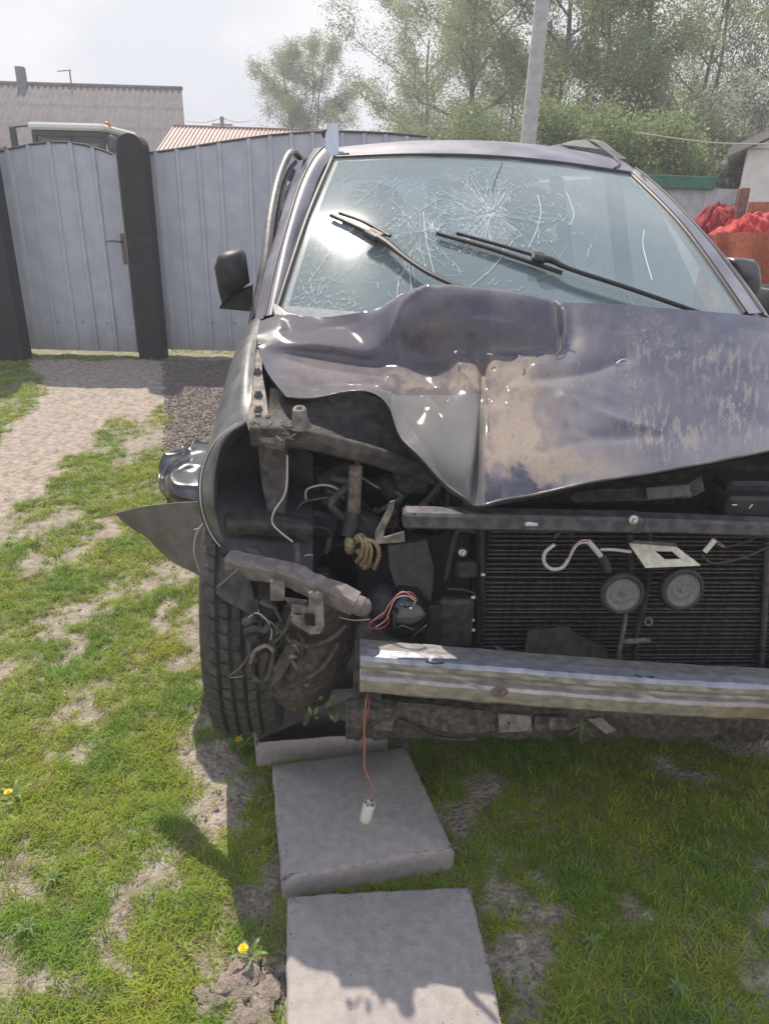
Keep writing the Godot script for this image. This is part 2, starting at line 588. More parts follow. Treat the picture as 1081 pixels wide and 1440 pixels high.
func make_ground() -> void:
	var m := mottled("soil", lin(.66, .66, .66), lin(1, 1, 1), .95, .5, .35, 0, .03)
	m.heightmap_texture = noise_tex(9, .06, Color.BLACK, Color.WHITE, 5, 512, .1, .9)
	m.heightmap_scale = .6
	var st := mb()
	var rows := []
	var cols := []
	var xs := []
	var zs := []
	for x in [-95.0, -60.0, -25.0, -12.0, -8.0]:
		xs.append(x)
	for i in 211:
		xs.append(-5.0 + i * .04)
	for x in [5.0, 8.0, 14.0, 30.0, 60.0, 95.0]:
		xs.append(x)
	for z in [-110.0, -80.0, -40.0, -20.0, -13.0, -10.0]:
		zs.append(z)
	for i in 231:
		zs.append(-8.6 + i * .04)
	for z in [1.5, 3.0, 6.0, 12.0, 20.0]:
		zs.append(z)
	for z in zs:
		var r := []
		var c := []
		for x in xs:
			var near: bool = absf(x) < 5.1 and z > -8.7 and z < .7
			r.append(Vector3(x, ground_height(x, z) if near else -.006, z))
			var g := cover(x, z) if near else .75
			var soil := Color(.40, .335, .28)
			var n := soil_noise.get_noise_2d(x * 1.7, z * 1.7)
			soil = soil.lerp(Color(.30, .245, .205), clampf(.4 + n * 1.2, 0, 1))
			if near and Geometry2D.is_point_in_polygon(Vector2(x + n * .1, z), path_poly):
				soil = Color(.43, .36, .30).lerp(Color(.33, .27, .225), clampf(.4 + n * 1.4, 0, 1))
			if near and Geometry2D.is_point_in_polygon(Vector2(x + n * .1, z), gravel_poly):
				soil = Color(.15, .125, .115).lerp(Color(.22, .19, .17), clampf(.5 + n, 0, 1))
			if z < -9.0:
				soil = Color(.3, .3, .16)
			c.append(soil.lerp(Color(.16, .19, .06), g * .55))
		rows.append(r)
		cols.append(c)
	sheet(st, rows, false, 0, cols)
	struct("ground", st, m)

func blade_tuft(sd: int, count: int, tall: float, width: float, spread: float, lean: float) -> ArrayMesh:
	var r := RandomNumberGenerator.new()
	r.seed = sd
	var st := mb()
	st.set_smooth_group(0)
	for i in count:
		var a := r.randf() * TAU
		var root := Vector3(cos(a), 0, sin(a)) * spread * sqrt(r.randf())
		var b := r.randf() * TAU
		var out := Vector3(cos(b), 0, sin(b))
		var across := Vector3(-sin(b), 0, cos(b)) * width * r.randf_range(.7, 1.2)
		var h := tall * r.randf_range(.5, 1.1)
		var l := h * lean * r.randf_range(.3, 1.3)
		var p := [root, root + out * l * .3 + Vector3.UP * h * .5, root + out * l + Vector3.UP * h * .8, root + out * l * 1.6 + Vector3.UP * h * .86]
		ink = Color.WHITE * r.randf_range(.75, 1.2)
		for k in 2:
			var w0: Vector3 = across * [.8, 1.0][k]
			var w1: Vector3 = across * [1.0, .7][k]
			tri(st, p[k] - w0, p[k + 1] - w1, p[k + 1] + w1)
			tri(st, p[k] - w0, p[k + 1] + w1, p[k] + w0)
		tri(st, p[2] - across * .7, p[3], p[2] + across * .7)
	ink = Color.WHITE
	st.generate_normals()
	return st.commit()

func leaf_tuft(sd: int, count: int, long: float, spread: float, rise := .6) -> ArrayMesh:    # round leaves on short stalks
	var r := RandomNumberGenerator.new()
	r.seed = sd
	var st := mb()
	st.set_smooth_group(-1)
	for i in count:
		var a := r.randf() * TAU
		var d := Vector3(cos(a), 0, sin(a))
		var c := d * spread * sqrt(r.randf()) + Vector3.UP * long * rise * r.randf_range(.4, 1.4)
		var up := (Vector3.UP + d * r.randf_range(-.2, .8)).normalized()
		var y := (d - up * d.dot(up)).normalized() * long * r.randf_range(.6, 1.1)
		var x := up.cross(y) * .38
		ink = Color.WHITE * r.randf_range(.75, 1.2)
		tri(st, c - y * .5, c - x * .9, c + x * .9)
		tri(st, c - x * .9, c + y * .5 + x * .2, c + x * .9)
	ink = Color.WHITE
	st.generate_normals()
	return st.commit()

func make_grass() -> void:
	var gm := plain("grass_blade", Color.WHITE, .55, 0, .4)
	gm.vertex_color_use_as_albedo = true
	gm.backlight_enabled = true
	gm.backlight = Color(1, 1, 1)
	var sorts := [blade_tuft(1, 11, .021, .0011, .013, 1.0), blade_tuft(2, 12, .016, .0012, .015, 1.3), leaf_tuft(3, 10, .009, .015), blade_tuft(4, 7, .036, .0013, .012, .9)]
	var places := [[], [], [], []]
	var tints := [[], [], [], []]
	var r := RandomNumberGenerator.new()
	r.seed = 31
	# [x0, x1, z0, z1, tufts per square metre]
	for zone in [[-1.25, 1.35, -1.75, -.72, 10500.0], [-2.2, -1.25, -1.75, -.3, 5000.0], [1.35, 2.6, -2.2, -.3, 4500.0], [-1.25, 1.35, -.72, -.2, 4500.0], [-2.4, .1, -2.7, -1.75, 7000.0], [-3.2, .0, -4.2, -2.7, 3600.0], [-4.6, -.4, -7.0, -4.2, 1600.0], [1.5, 4.6, -5.5, -2.2, 1500.0], [.1, 1.5, -3.2, -1.75, 1200.0], [-5.0, -.3, -8.5, -7.3, 500.0]]:
		var n := int((zone[1] - zone[0]) * (zone[3] - zone[2]) * zone[4])
		for i in n:
			var x := r.randf_range(zone[0], zone[1])
			var z := r.randf_range(zone[2], zone[3])
			if absf(x) > -z * .62 + .12 and r.randf() < .6:
				continue
			var g := cover(x, z)
			if r.randf() > g * g * 1.15 + .02:
				continue
			if x > -.36 and x < .26 and z > -2.2 and z < -.8 and on_slab(x, z):
				continue
			var k := 0
			var pick := r.randf()
			var ln := patch_noise.get_noise_2d(x * 2.3 + 9, z * 2.3)
			if pick < .45 + ln * .5:
				k = 2
			elif pick < .75:
				k = 1
			elif pick > .97:
				k = 3
			var s := r.randf_range(.6, 1.15) * (.65 + .4 * g)
			if z < -2.7:
				s *= 1.25
			var b := Basis(Vector3.UP, r.randf() * TAU).scaled(Vector3.ONE * s)
			b = Basis(Vector3(r.randf_range(-1, 1), 0, r.randf_range(-1, 1)).normalized(), r.randf_range(0, .3)) * b
			places[k].append(Transform3D(b, Vector3(x, ground_height(x, z) - .002, z)))
			var yl := clampf(.5 + .9 * patch_noise.get_noise_2d(x * .9 + 30, z * .9) + r.randf_range(-.25, .25), 0, 1)
			var c := Color(.19, .34, .035).lerp(Color(.42, .46, .06), yl)
			if r.randf() < .07 + .2 * (1.0 - g):
				c = Color(.34, .28, .15)
			tints[k].append(c * r.randf_range(.8, 1.2))
	for k in 4:
		scatter(["lawn_grass", "short_lawn_grass", "clover_leaves", "tall_lawn_grass"][k], sorts[k], gm, places[k], tints[k])

func on_slab(x: float, z: float) -> bool:
	for poly in slab_polys:
		if Geometry2D.is_point_in_polygon(Vector2(x, z), poly):
			return true
	return false

var slab_polys := []

func make_slabs() -> void:
	# the path of square concrete slabs: corners as they lie
	var specs := [
		["concrete path slab nearest the viewer, half of it in sunlight", [[404, 1258], [661, 1245], [722, 1500], [402, 1510]], .058, .05],
		["concrete path slab lying crooked under the dangling lamp socket", [[383, 1075], [571, 1049], [638, 1192], [397, 1236]], .064, .06],
		["concrete path slab whose front edge shows just under the tyre", [[360, 1046], [546, 1031], [520, 965], [352, 978]], .074, .06]]
	var n := 0
	for s in specs:
		var q := []
		for c in s[1]:
			q.append(at_y(c[0], c[1], s[2]))
		var st := mb()
		slab(st, q, s[3], n)
		var o := obj("paving_slab", st, M.concrete)
		tag(o, s[0], "paving slab", "concrete slabs of the path")
		var poly := PackedVector2Array()
		for p in q:
			poly.append(Vector2(p.x, p.z))
		slab_polys.append(Geometry2D.offset_polygon(poly, .001)[0])
		n += 1
	var q2 := [car(-.80, .072, 2.32), car(-.38, .072, 2.32), car(-.38, .072, 1.83), car(-.80, .072, 1.83)]
	var st2 := mb()
	slab(st2, [q2[3], q2[2], q2[1], q2[0]], .06, 7)
	tag(obj("paving_slab", st2, M.concrete), "concrete path slab hidden in the shade behind the front tyre", "paving slab", "concrete slabs of the path")

func slab(st: SurfaceTool, q: Array, deep: float, sd: int) -> void:      # a slab with worn, uneven edges
	var nz := FastNoiseLite.new()
	nz.seed = sd + 60
	nz.frequency = 14.0
	var rim := []
	for i in 4:
		var a: Vector3 = q[i]
		var b: Vector3 = q[(i + 1) % 4]
		for k in 16:
			var f := k / 16.0
			var p := a.lerp(b, f)
			p += (a + b - q[(i + 2) % 4] - q[(i + 3) % 4]).normalized() * nz.get_noise_2d(p.x * 3, p.z * 3) * .004
			rim.append(p)
	var mid: Vector3 = (q[0] + q[1] + q[2] + q[3]) / 4.0
	var rings := []
	for lvl in [[.955, .0, 1.0], [.985, -.0025, 1.0], [1.0, -.010, 1.0], [1.006, -deep * .5, 1.0], [1.0, -deep - .03, 1.0]]:
		var ring := []
		for i in rim.size() + 1:
			var p: Vector3 = rim[i % rim.size()]
			var v: Vector3 = mid + (p - mid) * lvl[0]
			v.y = p.y + lvl[1] + (nz.get_noise_2d(v.x * 5 + 7, v.z * 5) * .0025 if lvl[1] < 0.0 else 0.0)
			ring.append(v)
		rings.append(ring)
	sheet(st, rings, true)
	st.set_smooth_group(0)
	for i in rim.size():
		tri_out(st, mid, rings[0][i], rings[0][i + 1], mid - Vector3.UP)

func stone_mesh(sd: int, flat: float) -> ArrayMesh:
	var st := mb()
	blob(st, Vector3.ZERO, Vector3(1, flat, .8), Basis(), .3, sd, 5, 7)
	st.generate_normals()
	return st.commit()

func make_stones() -> void:
	var m := mottled("pebble", lin(.7, .7, .7), lin(1, 1, 1), .95, .08, .1)
	var r := RandomNumberGenerator.new()
	r.seed = 51
	var pl := []
	var tn := []
	for i in 30000:
		var x := r.randf_range(-2.6, .0)
		var z := r.randf_range(-7.1, -2.7)
		if not Geometry2D.is_point_in_polygon(Vector2(x, z), gravel_poly):
			continue
		var s := r.randf_range(.003, .010)
		pl.append(Transform3D(Basis(Vector3.UP, r.randf() * TAU).scaled(Vector3(s, s, s)), Vector3(x, ground_height(x, z) + s * .2, z)))
		tn.append(Color(.2, .16, .14) * r.randf_range(.6, 1.4))
	scatter("gravel", stone_mesh(3, .6), m, pl, tn)
	pl = []
	tn = []
	for i in 5200:
		var p := at_y(r.randf_range(-20, 420), r.randf_range(760, 1470), 0)
		if r.randf() < .5:
			p = at_y(r.randf_range(255, 402), r.randf_range(1240, 1450), 0)
		if r.randf() < .2:
			p = at_y(r.randf_range(640, 900), r.randf_range(1120, 1440), 0)
		if cover(p.x, p.z) > .35 or on_slab(p.x, p.z):
			continue
		var s := r.randf_range(.002, .006) if r.randf() < .93 else r.randf_range(.006, .011)
		pl.append(Transform3D(Basis(Vector3.UP, r.randf() * TAU).scaled(Vector3(s, s, s)), Vector3(p.x, ground_height(p.x, p.z), p.z)))
		tn.append(Color(.33, .27, .22) * r.randf_range(.65, 1.15))
	scatter("soil_crumbs", stone_mesh(6, .6), m, pl, tn)
	# crumbs of soil strewn over the slabs' edges
	pl = []
	tn = []
	var tops := [.058, .064, .074]
	for i in 700:
		var k := r.randi() % 3
		var poly: PackedVector2Array = slab_polys[k]
		var ed := r.randi() % poly.size()
		var f := poly[ed].lerp(poly[(ed + 1) % poly.size()], r.randf())
		var mid := (poly[0] + poly[1] + poly[2] + poly[3]) / 4.0
		f = f.lerp(mid, pow(r.randf(), 2) * .07) + Vector2(r.randf_range(-.006, .006), r.randf_range(-.006, .006))
		var s := r.randf_range(.0008, .0024)
		pl.append(Transform3D(Basis(Vector3.UP, r.randf() * TAU).scaled(Vector3(s, s, s)), Vector3(f.x, tops[k] + s * .2, f.y)))
		tn.append(Color(.30, .25, .21) * r.randf_range(.7, 1.1))
	scatter("soil_crumbs", stone_mesh(7, .6), m, pl, tn)
	# dry stalks and litter lying about
	st_straw()
	# larger dry clods by the nearest slab
	var cm := mottled("clod", lin(.24, .19, .155), lin(.37, .305, .255), .95, .06, .4)
	var k := 0
	for c in [[332, 1383, .042, "broad cracked clod of dry earth below the dandelion"], [377, 1398, .028, "dry earth clod against the near slab's edge"], [300, 1408, .032, "dry earth clod near the bottom left of the bare patch"],
			[360, 1432, .036, "dry earth clod at the bottom edge beside the near slab"], [391, 1325, .024, "round earth lump beside the top of the near slab"], [383, 1222, .022, "small earth lump beside the crooked slab's corner"], [330, 1440, .03, "dry earth clod lowest beside the near slab"]]:
		var st := mb()
		blob(st, Vector3.ZERO, Vector3(c[2] * 1.15, c[2] * .26, c[2] * .95), Basis(), .5, 70 + k, 14, 22)
		var o := obj("earth_clod", st, cm)
		o.position = at_y(c[0], c[1], -.003)
		o.rotation.y = k * 1.3
		tag(o, c[3], "clod", "dry earth clods")
		k += 1

func dandelion(px: float, py: float, label: String, tall: float, tilt: float) -> void:
	var head := at_y(px, py, tall)
	var root := Vector3(head.x + tilt, 0, head.z - .01)
	var t := thing("dandelion", label, "flower", "dandelions in the lawn")
	t.position = root
	var h := head - root
	var st := mb()
	tube(st, curve([Vector3.ZERO, h * .5 + Vector3(.004, 0, 0), h], 4), .0014, 6)
	obj("stem", st, M.stalk, t)
	st = mb()
	st.set_smooth_group(-1)
	var r := RandomNumberGenerator.new()
	r.seed = int(px * 7)
	for ring in 3:
		for i in 15:
			var a := TAU * (i + r.randf() * .4) / 15
			var d: Vector3 = Vector3(cos(a), [.15, .5, 1.1][ring], sin(a)).normalized() * [.0105, .009, .006][ring]
			var w := Vector3(-sin(a), 0, cos(a)) * .0018
			tri(st, h - w * .6, h + d + w, h + w * .6)
			tri(st, h - w * .6, h + d - w, h + d + w)
	obj("petals", st, M.petal, t)
	for i in 5:
		st = mb()
		st.set_smooth_group(0)
		var a := TAU * i / 5 + px
		var d := Vector3(cos(a), 0, sin(a))
		var w := Vector3(-sin(a), 0, cos(a)) * .006
		var l := r.randf_range(.03, .055)
		var row := []
		for k in 7:
			var f := k / 6.0
			var c := d * l * f + Vector3.UP * (.012 * sin(f * PI) + .006 + .02 * f)
			var ww := w * (.25 + .75 * sin(f * PI * .85 + .3)) * (1.0 if k % 2 == 0 else .65) * (1.0 - pow(f, 4))
			row.append([c - ww, c - Vector3.UP * .002, c + ww])
		sheet(st, row)
		obj("leaf", st, M.weed_leaf, t)

func make_weeds() -> void:
	var s := plain("stalk", lin(.2, .22, .08), .6)
	plain("petal", lin(.85, .6, .02), .6)
	M.petal.backlight_enabled = true
	M.petal.backlight = Color(.6, .6, .6)
	s = plain("weed_leaf", lin(.12, .21, .04), .5)
	s.backlight_enabled = true
	s.backlight = Color(.7, .7, .7)
	dandelion(342, 1334, "dandelion flowering on the bare earth beside the near slab", .045, .012)
	dandelion(336, 1040, "dandelion flowering at the foot of the front tyre", .04, .008)
	dandelion(12, 1114, "dandelion flowering at the left edge in the sunny lawn", .03, .01)
	var k := 0
	for w in [[75, 1240,  "flat leafy weed rosette in the sunny lawn, upper of two"], [40, 1310, "flat leafy weed rosette lower down at the left edge"], [830, 1330, "leafy weed rosette in the shaded lawn right of the slabs"], [950, 1395, "leafy weed rosette in the shaded lawn at the bottom right"]]:
		var t := thing("leafy_weed", w[2], "weed", "leafy weeds in the lawn")
		t.position = at_y(w[0], w[1], .004)
		t.rotation.y = k
		k += 1
		for i in 11:
			var st := mb()
			var a := TAU * i / 11 + (i % 3) * .23
			var d := Vector3(cos(a), 0, sin(a))
			var wv := Vector3(-sin(a), 0, cos(a)) * (.0026 + .001 * (i % 2))
			var row := []
			var l := .014 + .007 * ((i * 5) % 4)
			for j in 6:
				var f := j / 5.0
				var c := d * l * f + Vector3.UP * ((.010 + .004 * (i % 3)) * sin(f * 2.4) + .004)
				var ww := wv * sin(clampf(f, .06, .97) * PI)
				row.append([c - ww + Vector3.UP * .003, c, c + ww + Vector3.UP * .003])
			sheet(st, row)
			obj("leaf", st, M.weed_leaf, t)

func st_straw() -> void:
	var m := plain("straw", Color.WHITE, .8)
	m.vertex_color_use_as_albedo = true
	var st := mb()
	tube(st, [Vector3(-.5, .0, 0), Vector3(-.2, .04, .03), Vector3(.15, .02, -.02), Vector3(.5, .05, .02)], .014, 5)
	st.generate_normals()
	var mesh := st.commit()
	var r := RandomNumberGenerator.new()
	r.seed = 88
	var pl := []
	var tn := []
	for i in 2600:
		var p := at_y(r.randf_range(-20, 420), r.randf_range(740, 1470), 0) if r.randf() < .7 else at_y(r.randf_range(600, 1090), r.randf_range(1090, 1460), 0)
		if on_slab(p.x, p.z) and r.randf() < .96:
			continue
		var s := r.randf_range(.012, .05)
		var y := .062 if on_slab(p.x, p.z) else ground_height(p.x, p.z) + .003
		if y > .05 and p.z < -1.16:
			continue
		pl.append(Transform3D(Basis(Vector3.UP, r.randf() * TAU).scaled(Vector3(s, s, s) * Vector3(1, .8, 1)), Vector3(p.x, y, p.z)))
		tn.append(Color(.42, .36, .24).lerp(Color(.22, .17, .12), r.randf()))
	scatter("dry_stalks", mesh, m, pl, tn)

# ---------------------------------------------------------------- the wrecked car
var hood_px := []          # control points of the bonnet: columns of [px, py, t] from its rear edge to its front edge
var glass_rows := []

func mirrored(p: Vector3) -> Vector3:          # the same place on the other side of the car
	var t := (p - EYE).dot(-nose)
	var u := (p - car(0, 0, t)).dot(side)
	return car(-u, p.y, t)

func plan_hood() -> void:
	hood_px = [
		[[365, 452, 2.12], [362, 470, 2.05], [363, 485, 2.0], [367, 502, 1.94], [375, 522, 1.87], [386, 538, 1.81], [396, 550, 1.77], [402, 557, 1.75]],
		[[400, 442, 2.14], [408, 463, 2.06], [415, 484, 1.99], [420, 500, 1.972], [425, 520, 1.87], [432, 540, 1.80], [438, 551, 1.77], [441, 558, 1.75]],
		[[450, 446, 2.12], [460, 466, 2.05], [468, 487, 1.985], [473, 507, 1.967], [477, 524, 1.875], [481, 539, 1.80], [483, 546, 1.775], [484, 550, 1.76]],
		[[500, 440, 2.10], [510, 463, 2.04], [520, 491, 1.96], [527, 513, 1.943], [530, 529, 1.86], [528, 541, 1.79], [524, 546, 1.765], [520, 550, 1.75]],
		[[540, 432, 2.10], [547, 428, 2.05], [549, 468, 1.98], [562, 506, 1.935], [573, 527, 1.86], [572, 549, 1.775], [560, 560, 1.735], [547, 570, 1.70]],
		[[566, 420, 2.08], [570, 413, 2.015], [574, 455, 1.945], [588, 503, 1.918], [606, 532, 1.825], [612, 553, 1.755], [588, 590, 1.65], [563, 612, 1.61]],
		[[596, 412, 2.06], [598, 405, 1.985], [600, 448, 1.918], [612, 503, 1.893], [628, 528, 1.81], [636, 552, 1.735], [612, 610, 1.585], [590, 640, 1.54]],
		[[626, 410, 2.05], [627, 402, 1.965], [628, 446, 1.90], [637, 495, 1.878], [645, 522, 1.80], [655, 550, 1.725], [640, 640, 1.515], [625, 677, 1.48]],
		[[658, 411, 2.05], [658, 404, 1.96], [659, 446, 1.893], [662, 491, 1.872], [668, 520, 1.79], [671, 563, 1.69], [663, 650, 1.488], [655, 701, 1.435]],
		[[674, 412, 2.05], [674, 405, 1.96], [675, 446, 1.892], [676, 492, 1.870], [679, 522, 1.81], [676, 567, 1.685], [671, 650, 1.515], [666, 709, 1.425]],
		[[692, 414, 2.05], [692, 407, 1.96], [693, 448, 1.892], [694, 492, 1.868], [692, 522, 1.775], [684, 567, 1.672], [680, 650, 1.482], [680, 709, 1.40]],
		[[721, 418, 2.05], [721, 411, 1.962], [722, 450, 1.893], [720, 494, 1.865], [712, 528, 1.76], [708, 570, 1.655], [702, 650, 1.472], [702, 703, 1.40]],
		[[753, 424, 2.05], [753, 417, 1.967], [755, 453, 1.905], [755, 490, 1.868], [751, 526, 1.755], [748, 575, 1.635], [746, 640, 1.475], [752, 694, 1.40]],
		[[777, 430, 2.05], [778, 424, 1.975], [780, 456, 1.92], [779, 492, 1.878], [780, 528, 1.765], [786, 575, 1.64], [790, 632, 1.487], [796, 684, 1.392]],
		[[791, 426, 2.07], [794, 440, 2.025], [797, 462, 1.975], [799, 488, 1.91], [804, 525, 1.778], [812, 575, 1.637], [822, 628, 1.495], [830, 677, 1.388]],
		[[820, 426, 2.075], [822, 441, 2.03], [826, 462, 1.975], [831, 488, 1.90], [843, 524, 1.795], [856, 572, 1.642], [868, 622, 1.51], [878, 669, 1.392]],
		[[870, 428, 2.09], [872, 443, 2.045], [876, 464, 1.985], [881, 490, 1.91], [893, 524, 1.80], [908, 570, 1.652], [916, 612, 1.535], [924, 662, 1.405]],
		[[940, 434, 2.12], [945, 458, 2.045], [950, 485, 1.955], [955, 508, 1.875], [964, 535, 1.79], [974, 570, 1.68], [982, 610, 1.555], [992, 650, 1.43]],
		[[1040, 442, 2.15], [1048, 465, 2.065], [1055, 488, 1.975], [1060, 510, 1.89], [1066, 535, 1.81], [1074, 565, 1.71], [1082, 600, 1.60], [1090, 631, 1.49]],
		[[1130, 455, 2.18], [1140, 475, 2.1], [1150, 495, 2.0], [1155, 515, 1.92], [1160, 540, 1.84], [1165, 565, 1.75], [1170, 595, 1.65], [1175, 618, 1.55]],
		[[1200, 480, 2.2], [1215, 492, 2.12], [1225, 506, 2.03], [1230, 524, 1.95], [1235, 546, 1.87], [1240, 567, 1.79], [1245, 592, 1.7], [1250, 607, 1.62]]]

func soft(px: float, py: float, cx: float, cy: float, rx: float, ry: float) -> float:
	return exp(-(pow((px - cx) / rx, 2) + pow((py - cy) / ry, 2)))

# the bonnet's paint, its dust and its scrapes, over columns (u) and rows (v)
func hood_skin() -> Array:
	var w := 1280
	var h := 448
	var im := Image.create(w, h, false, Image.FORMAT_RGB8)
	var ro := Image.create(w, h, false, Image.FORMAT_RGB8)
	var co := Image.create(w, h, false, Image.FORMAT_RGB8)
	var fine := FastNoiseLite.new()
	fine.seed = 3
	fine.frequency = .035
	fine.fractal_octaves = 4
	var wide := FastNoiseLite.new()
	wide.seed = 8
	wide.frequency = .011
	wide.fractal_octaves = 3
	var nc := hood_px.size() - 1
	for j in h:
		var fv := (j + .5) / h * 7.0
		var r := mini(int(fv), 6)
		fv -= r
		for i in w:
			var fu := (i + .5) / w * nc
			var c := mini(int(fu), nc - 1)
			fu -= c
			var a: Array = hood_px[c][r]
			var b: Array = hood_px[c + 1][r]
			var d: Array = hood_px[c][r + 1]
			var e: Array = hood_px[c + 1][r + 1]
			var px: float = lerpf(lerpf(a[0], b[0], fu), lerpf(d[0], e[0], fu), fv)
			var py: float = lerpf(lerpf(a[1], b[1], fu), lerpf(d[1], e[1], fu), fv)
			var n := fine.get_noise_2d(px, py)
			var m := wide.get_noise_2d(px, py)
			var x := px + n * 26.0 + m * 18.0
			var y := py + m * 22.0 - n * 16.0
			var dust := .12 + .2 * m + .18 * n
			dust += .12 * soft(x, y, 840, 585, 90, 40) + .18 * soft(x, y, 470, 500, 110, 50) + .1 * soft(x, y, 600, 450, 60, 60)
			dust = clampf(dust, .05, 1)
			var col := Vector3(.020, .017, .040).lerp(Vector3(.15, .136, .17), dust)
			# dried earth, thick on the crumpled front
			var mud := 1.2 * soft(x, y, 724, 608, 44, 82) + .6 * soft(x, y, 700, 520, 70, 24) + .7 * soft(x, y, 800, 655, 70, 26) + .35 * soft(x, y, 612, 458, 34, 34) + .1 * soft(x, y, 730, 455, 70, 40)
			mud += .5 * soft(x, y, 580, 532, 90, 14) + .2 * soft(x, y, 440, 480, 70, 45) + .3 * soft(x, y, 430, 530, 60, 26) + .2 * soft(x, y, 600, 600, 60, 60) + .45 * soft(x, y, 650, 520, 30, 22) 
			mud *= smoothstep(-1.0, .25, n + .3)
			mud -= 1.4 * soft(x, y, 738, 690, 42, 17) * float(px > 680)
			col = col.lerp(Vector3(.27, .222, .18), clampf(mud, 0, .85))
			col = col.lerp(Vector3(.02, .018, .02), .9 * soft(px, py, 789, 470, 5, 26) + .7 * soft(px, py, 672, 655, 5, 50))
			col *= 1.0 + .16 * fine.get_noise_2d(px * 5.0 + 70, py * 5.0)
			if px < 682 and px > 550 and py > 556:
				col = col.lerp(Vector3(.135, .135, .12), .6)
			# pale scrapes
			var sc := smoothstep(.33, .55, fine.get_noise_2d(px * 7.0 + py * 1.5, py * 2.6 + 300)) * smoothstep(-.15, .25, wide.get_noise_2d(px + 500, py * 1.2))
			sc *= .08 + .9 * soft(px, py, 935, 590, 45, 40) + .7 * soft(px, py, 1035, 575, 50, 60) + .5 * soft(px, py, 860, 520, 70, 30) + .35 * soft(px, py, 900, 470, 90, 35)
			col = col.lerp(Vector3(.33, .30, .29), clampf(sc, 0, .55))
			var smear := smoothstep(.05, .4, fine.get_noise_2d(px * 2.2 + 40, py * .7)) * (.6 * soft(px, py, 940, 600, 50, 34) + .5 * soft(px, py, 1050, 560, 40, 50) + .35 * soft(px, py, 960, 500, 90, 30))
			col = col.lerp(Vector3(.27, .235, .17), clampf(smear, 0, .3))
			var sp := smoothstep(.42, .5, fine.get_noise_2d(px * 7.0 + 900, py * 7.0))
			col = col.lerp(Vector3(.42, .37, .32), sp * .08)
			im.set_pixel(i, j, lin(col.x, col.y, col.z))
			var k := clampf(.5 + .22 * float(px < 690) + .6 * mud + .35 * dust + .3 * sc, .3, .95)
			ro.set_pixel(i, j, Color(k, k, k))
			var g := clampf(1.1 - 1.2 * mud - .35 * dust - .7 * sc, 0, 1)
			g *= 1.0 - .85 * soft(px, py, 682, 600, 16, 110)
			co.set_pixel(i, j, Color(g, g, g))
	return [ImageTexture.create_from_image(im), ImageTexture.create_from_image(ro), ImageTexture.create_from_image(co)]

var folds := [
	[[[638, 496], [652, 528], [668, 556]], 7.0, .007], [[[660, 492], [684, 530], [688, 562]], 6.0, -.008], [[[692, 497], [728, 503], [756, 514]], 7.0, .010],
	[[[756, 502], [724, 530], [702, 560]], 8.0, -.007], [[[750, 533], [815, 526], [882, 507]], 9.0, -.010], [[[700, 548], [790, 548], [850, 560]], 14.0, .005],
	[[[600, 406], [567, 430], [550, 468], [562, 504]], 5.0, .009], [[[564, 508], [612, 505], [660, 494], [720, 496], [757, 492]], 5.0, -.007], [[[790, 560], [860, 592], [925, 606]], 11.0, .013], [[[800, 600], [860, 616], [930, 612]], 9.0, -.008], [[[760, 632], [850, 612], [925, 604]], 10.0, -.005], [[[430, 541], [520, 530], [620, 546]], 10.0, -.005],
	[[[600, 560], [640, 622], [656, 692]], 9.0, .006], [[[566, 582], [604, 630], [630, 680]], 9.0, -.004], [[[708, 562], [742, 604], [736, 664]], 12.0, -.005],
	[[[404, 492], [440, 484], [480, 492]], 8.0, .004], [[[620, 520], [640, 512], [662, 516]], 6.0, .006], [[[552, 560], [600, 575], [655, 600]], 8.0, .004], [[[716, 640], [704, 690]], 7.0, .004],
	[[[380, 462], [430, 466], [500, 452]], 9.0, -.004], [[[700, 520], [716, 545], [712, 580]], 6.0, .005], [[[860, 470], [905, 488], [950, 486]], 16.0, .003]]

func crumple(q: Vector2) -> float:                # height of the small folds at a place on the bonnet
	var out := 0.0
	for f in folds:
		var best := 1e9
		var end := 1.0
		for i in f[0].size() - 1:
			var a := Vector2(f[0][i][0], f[0][i][1])
			var b := Vector2(f[0][i + 1][0], f[0][i + 1][1])
			best = minf(best, Geometry2D.get_closest_point_to_segment(q, a, b).distance_to(q))
		if best < f[1] * 4.0:
			out += f[2] * exp(-best / f[1])
	return out

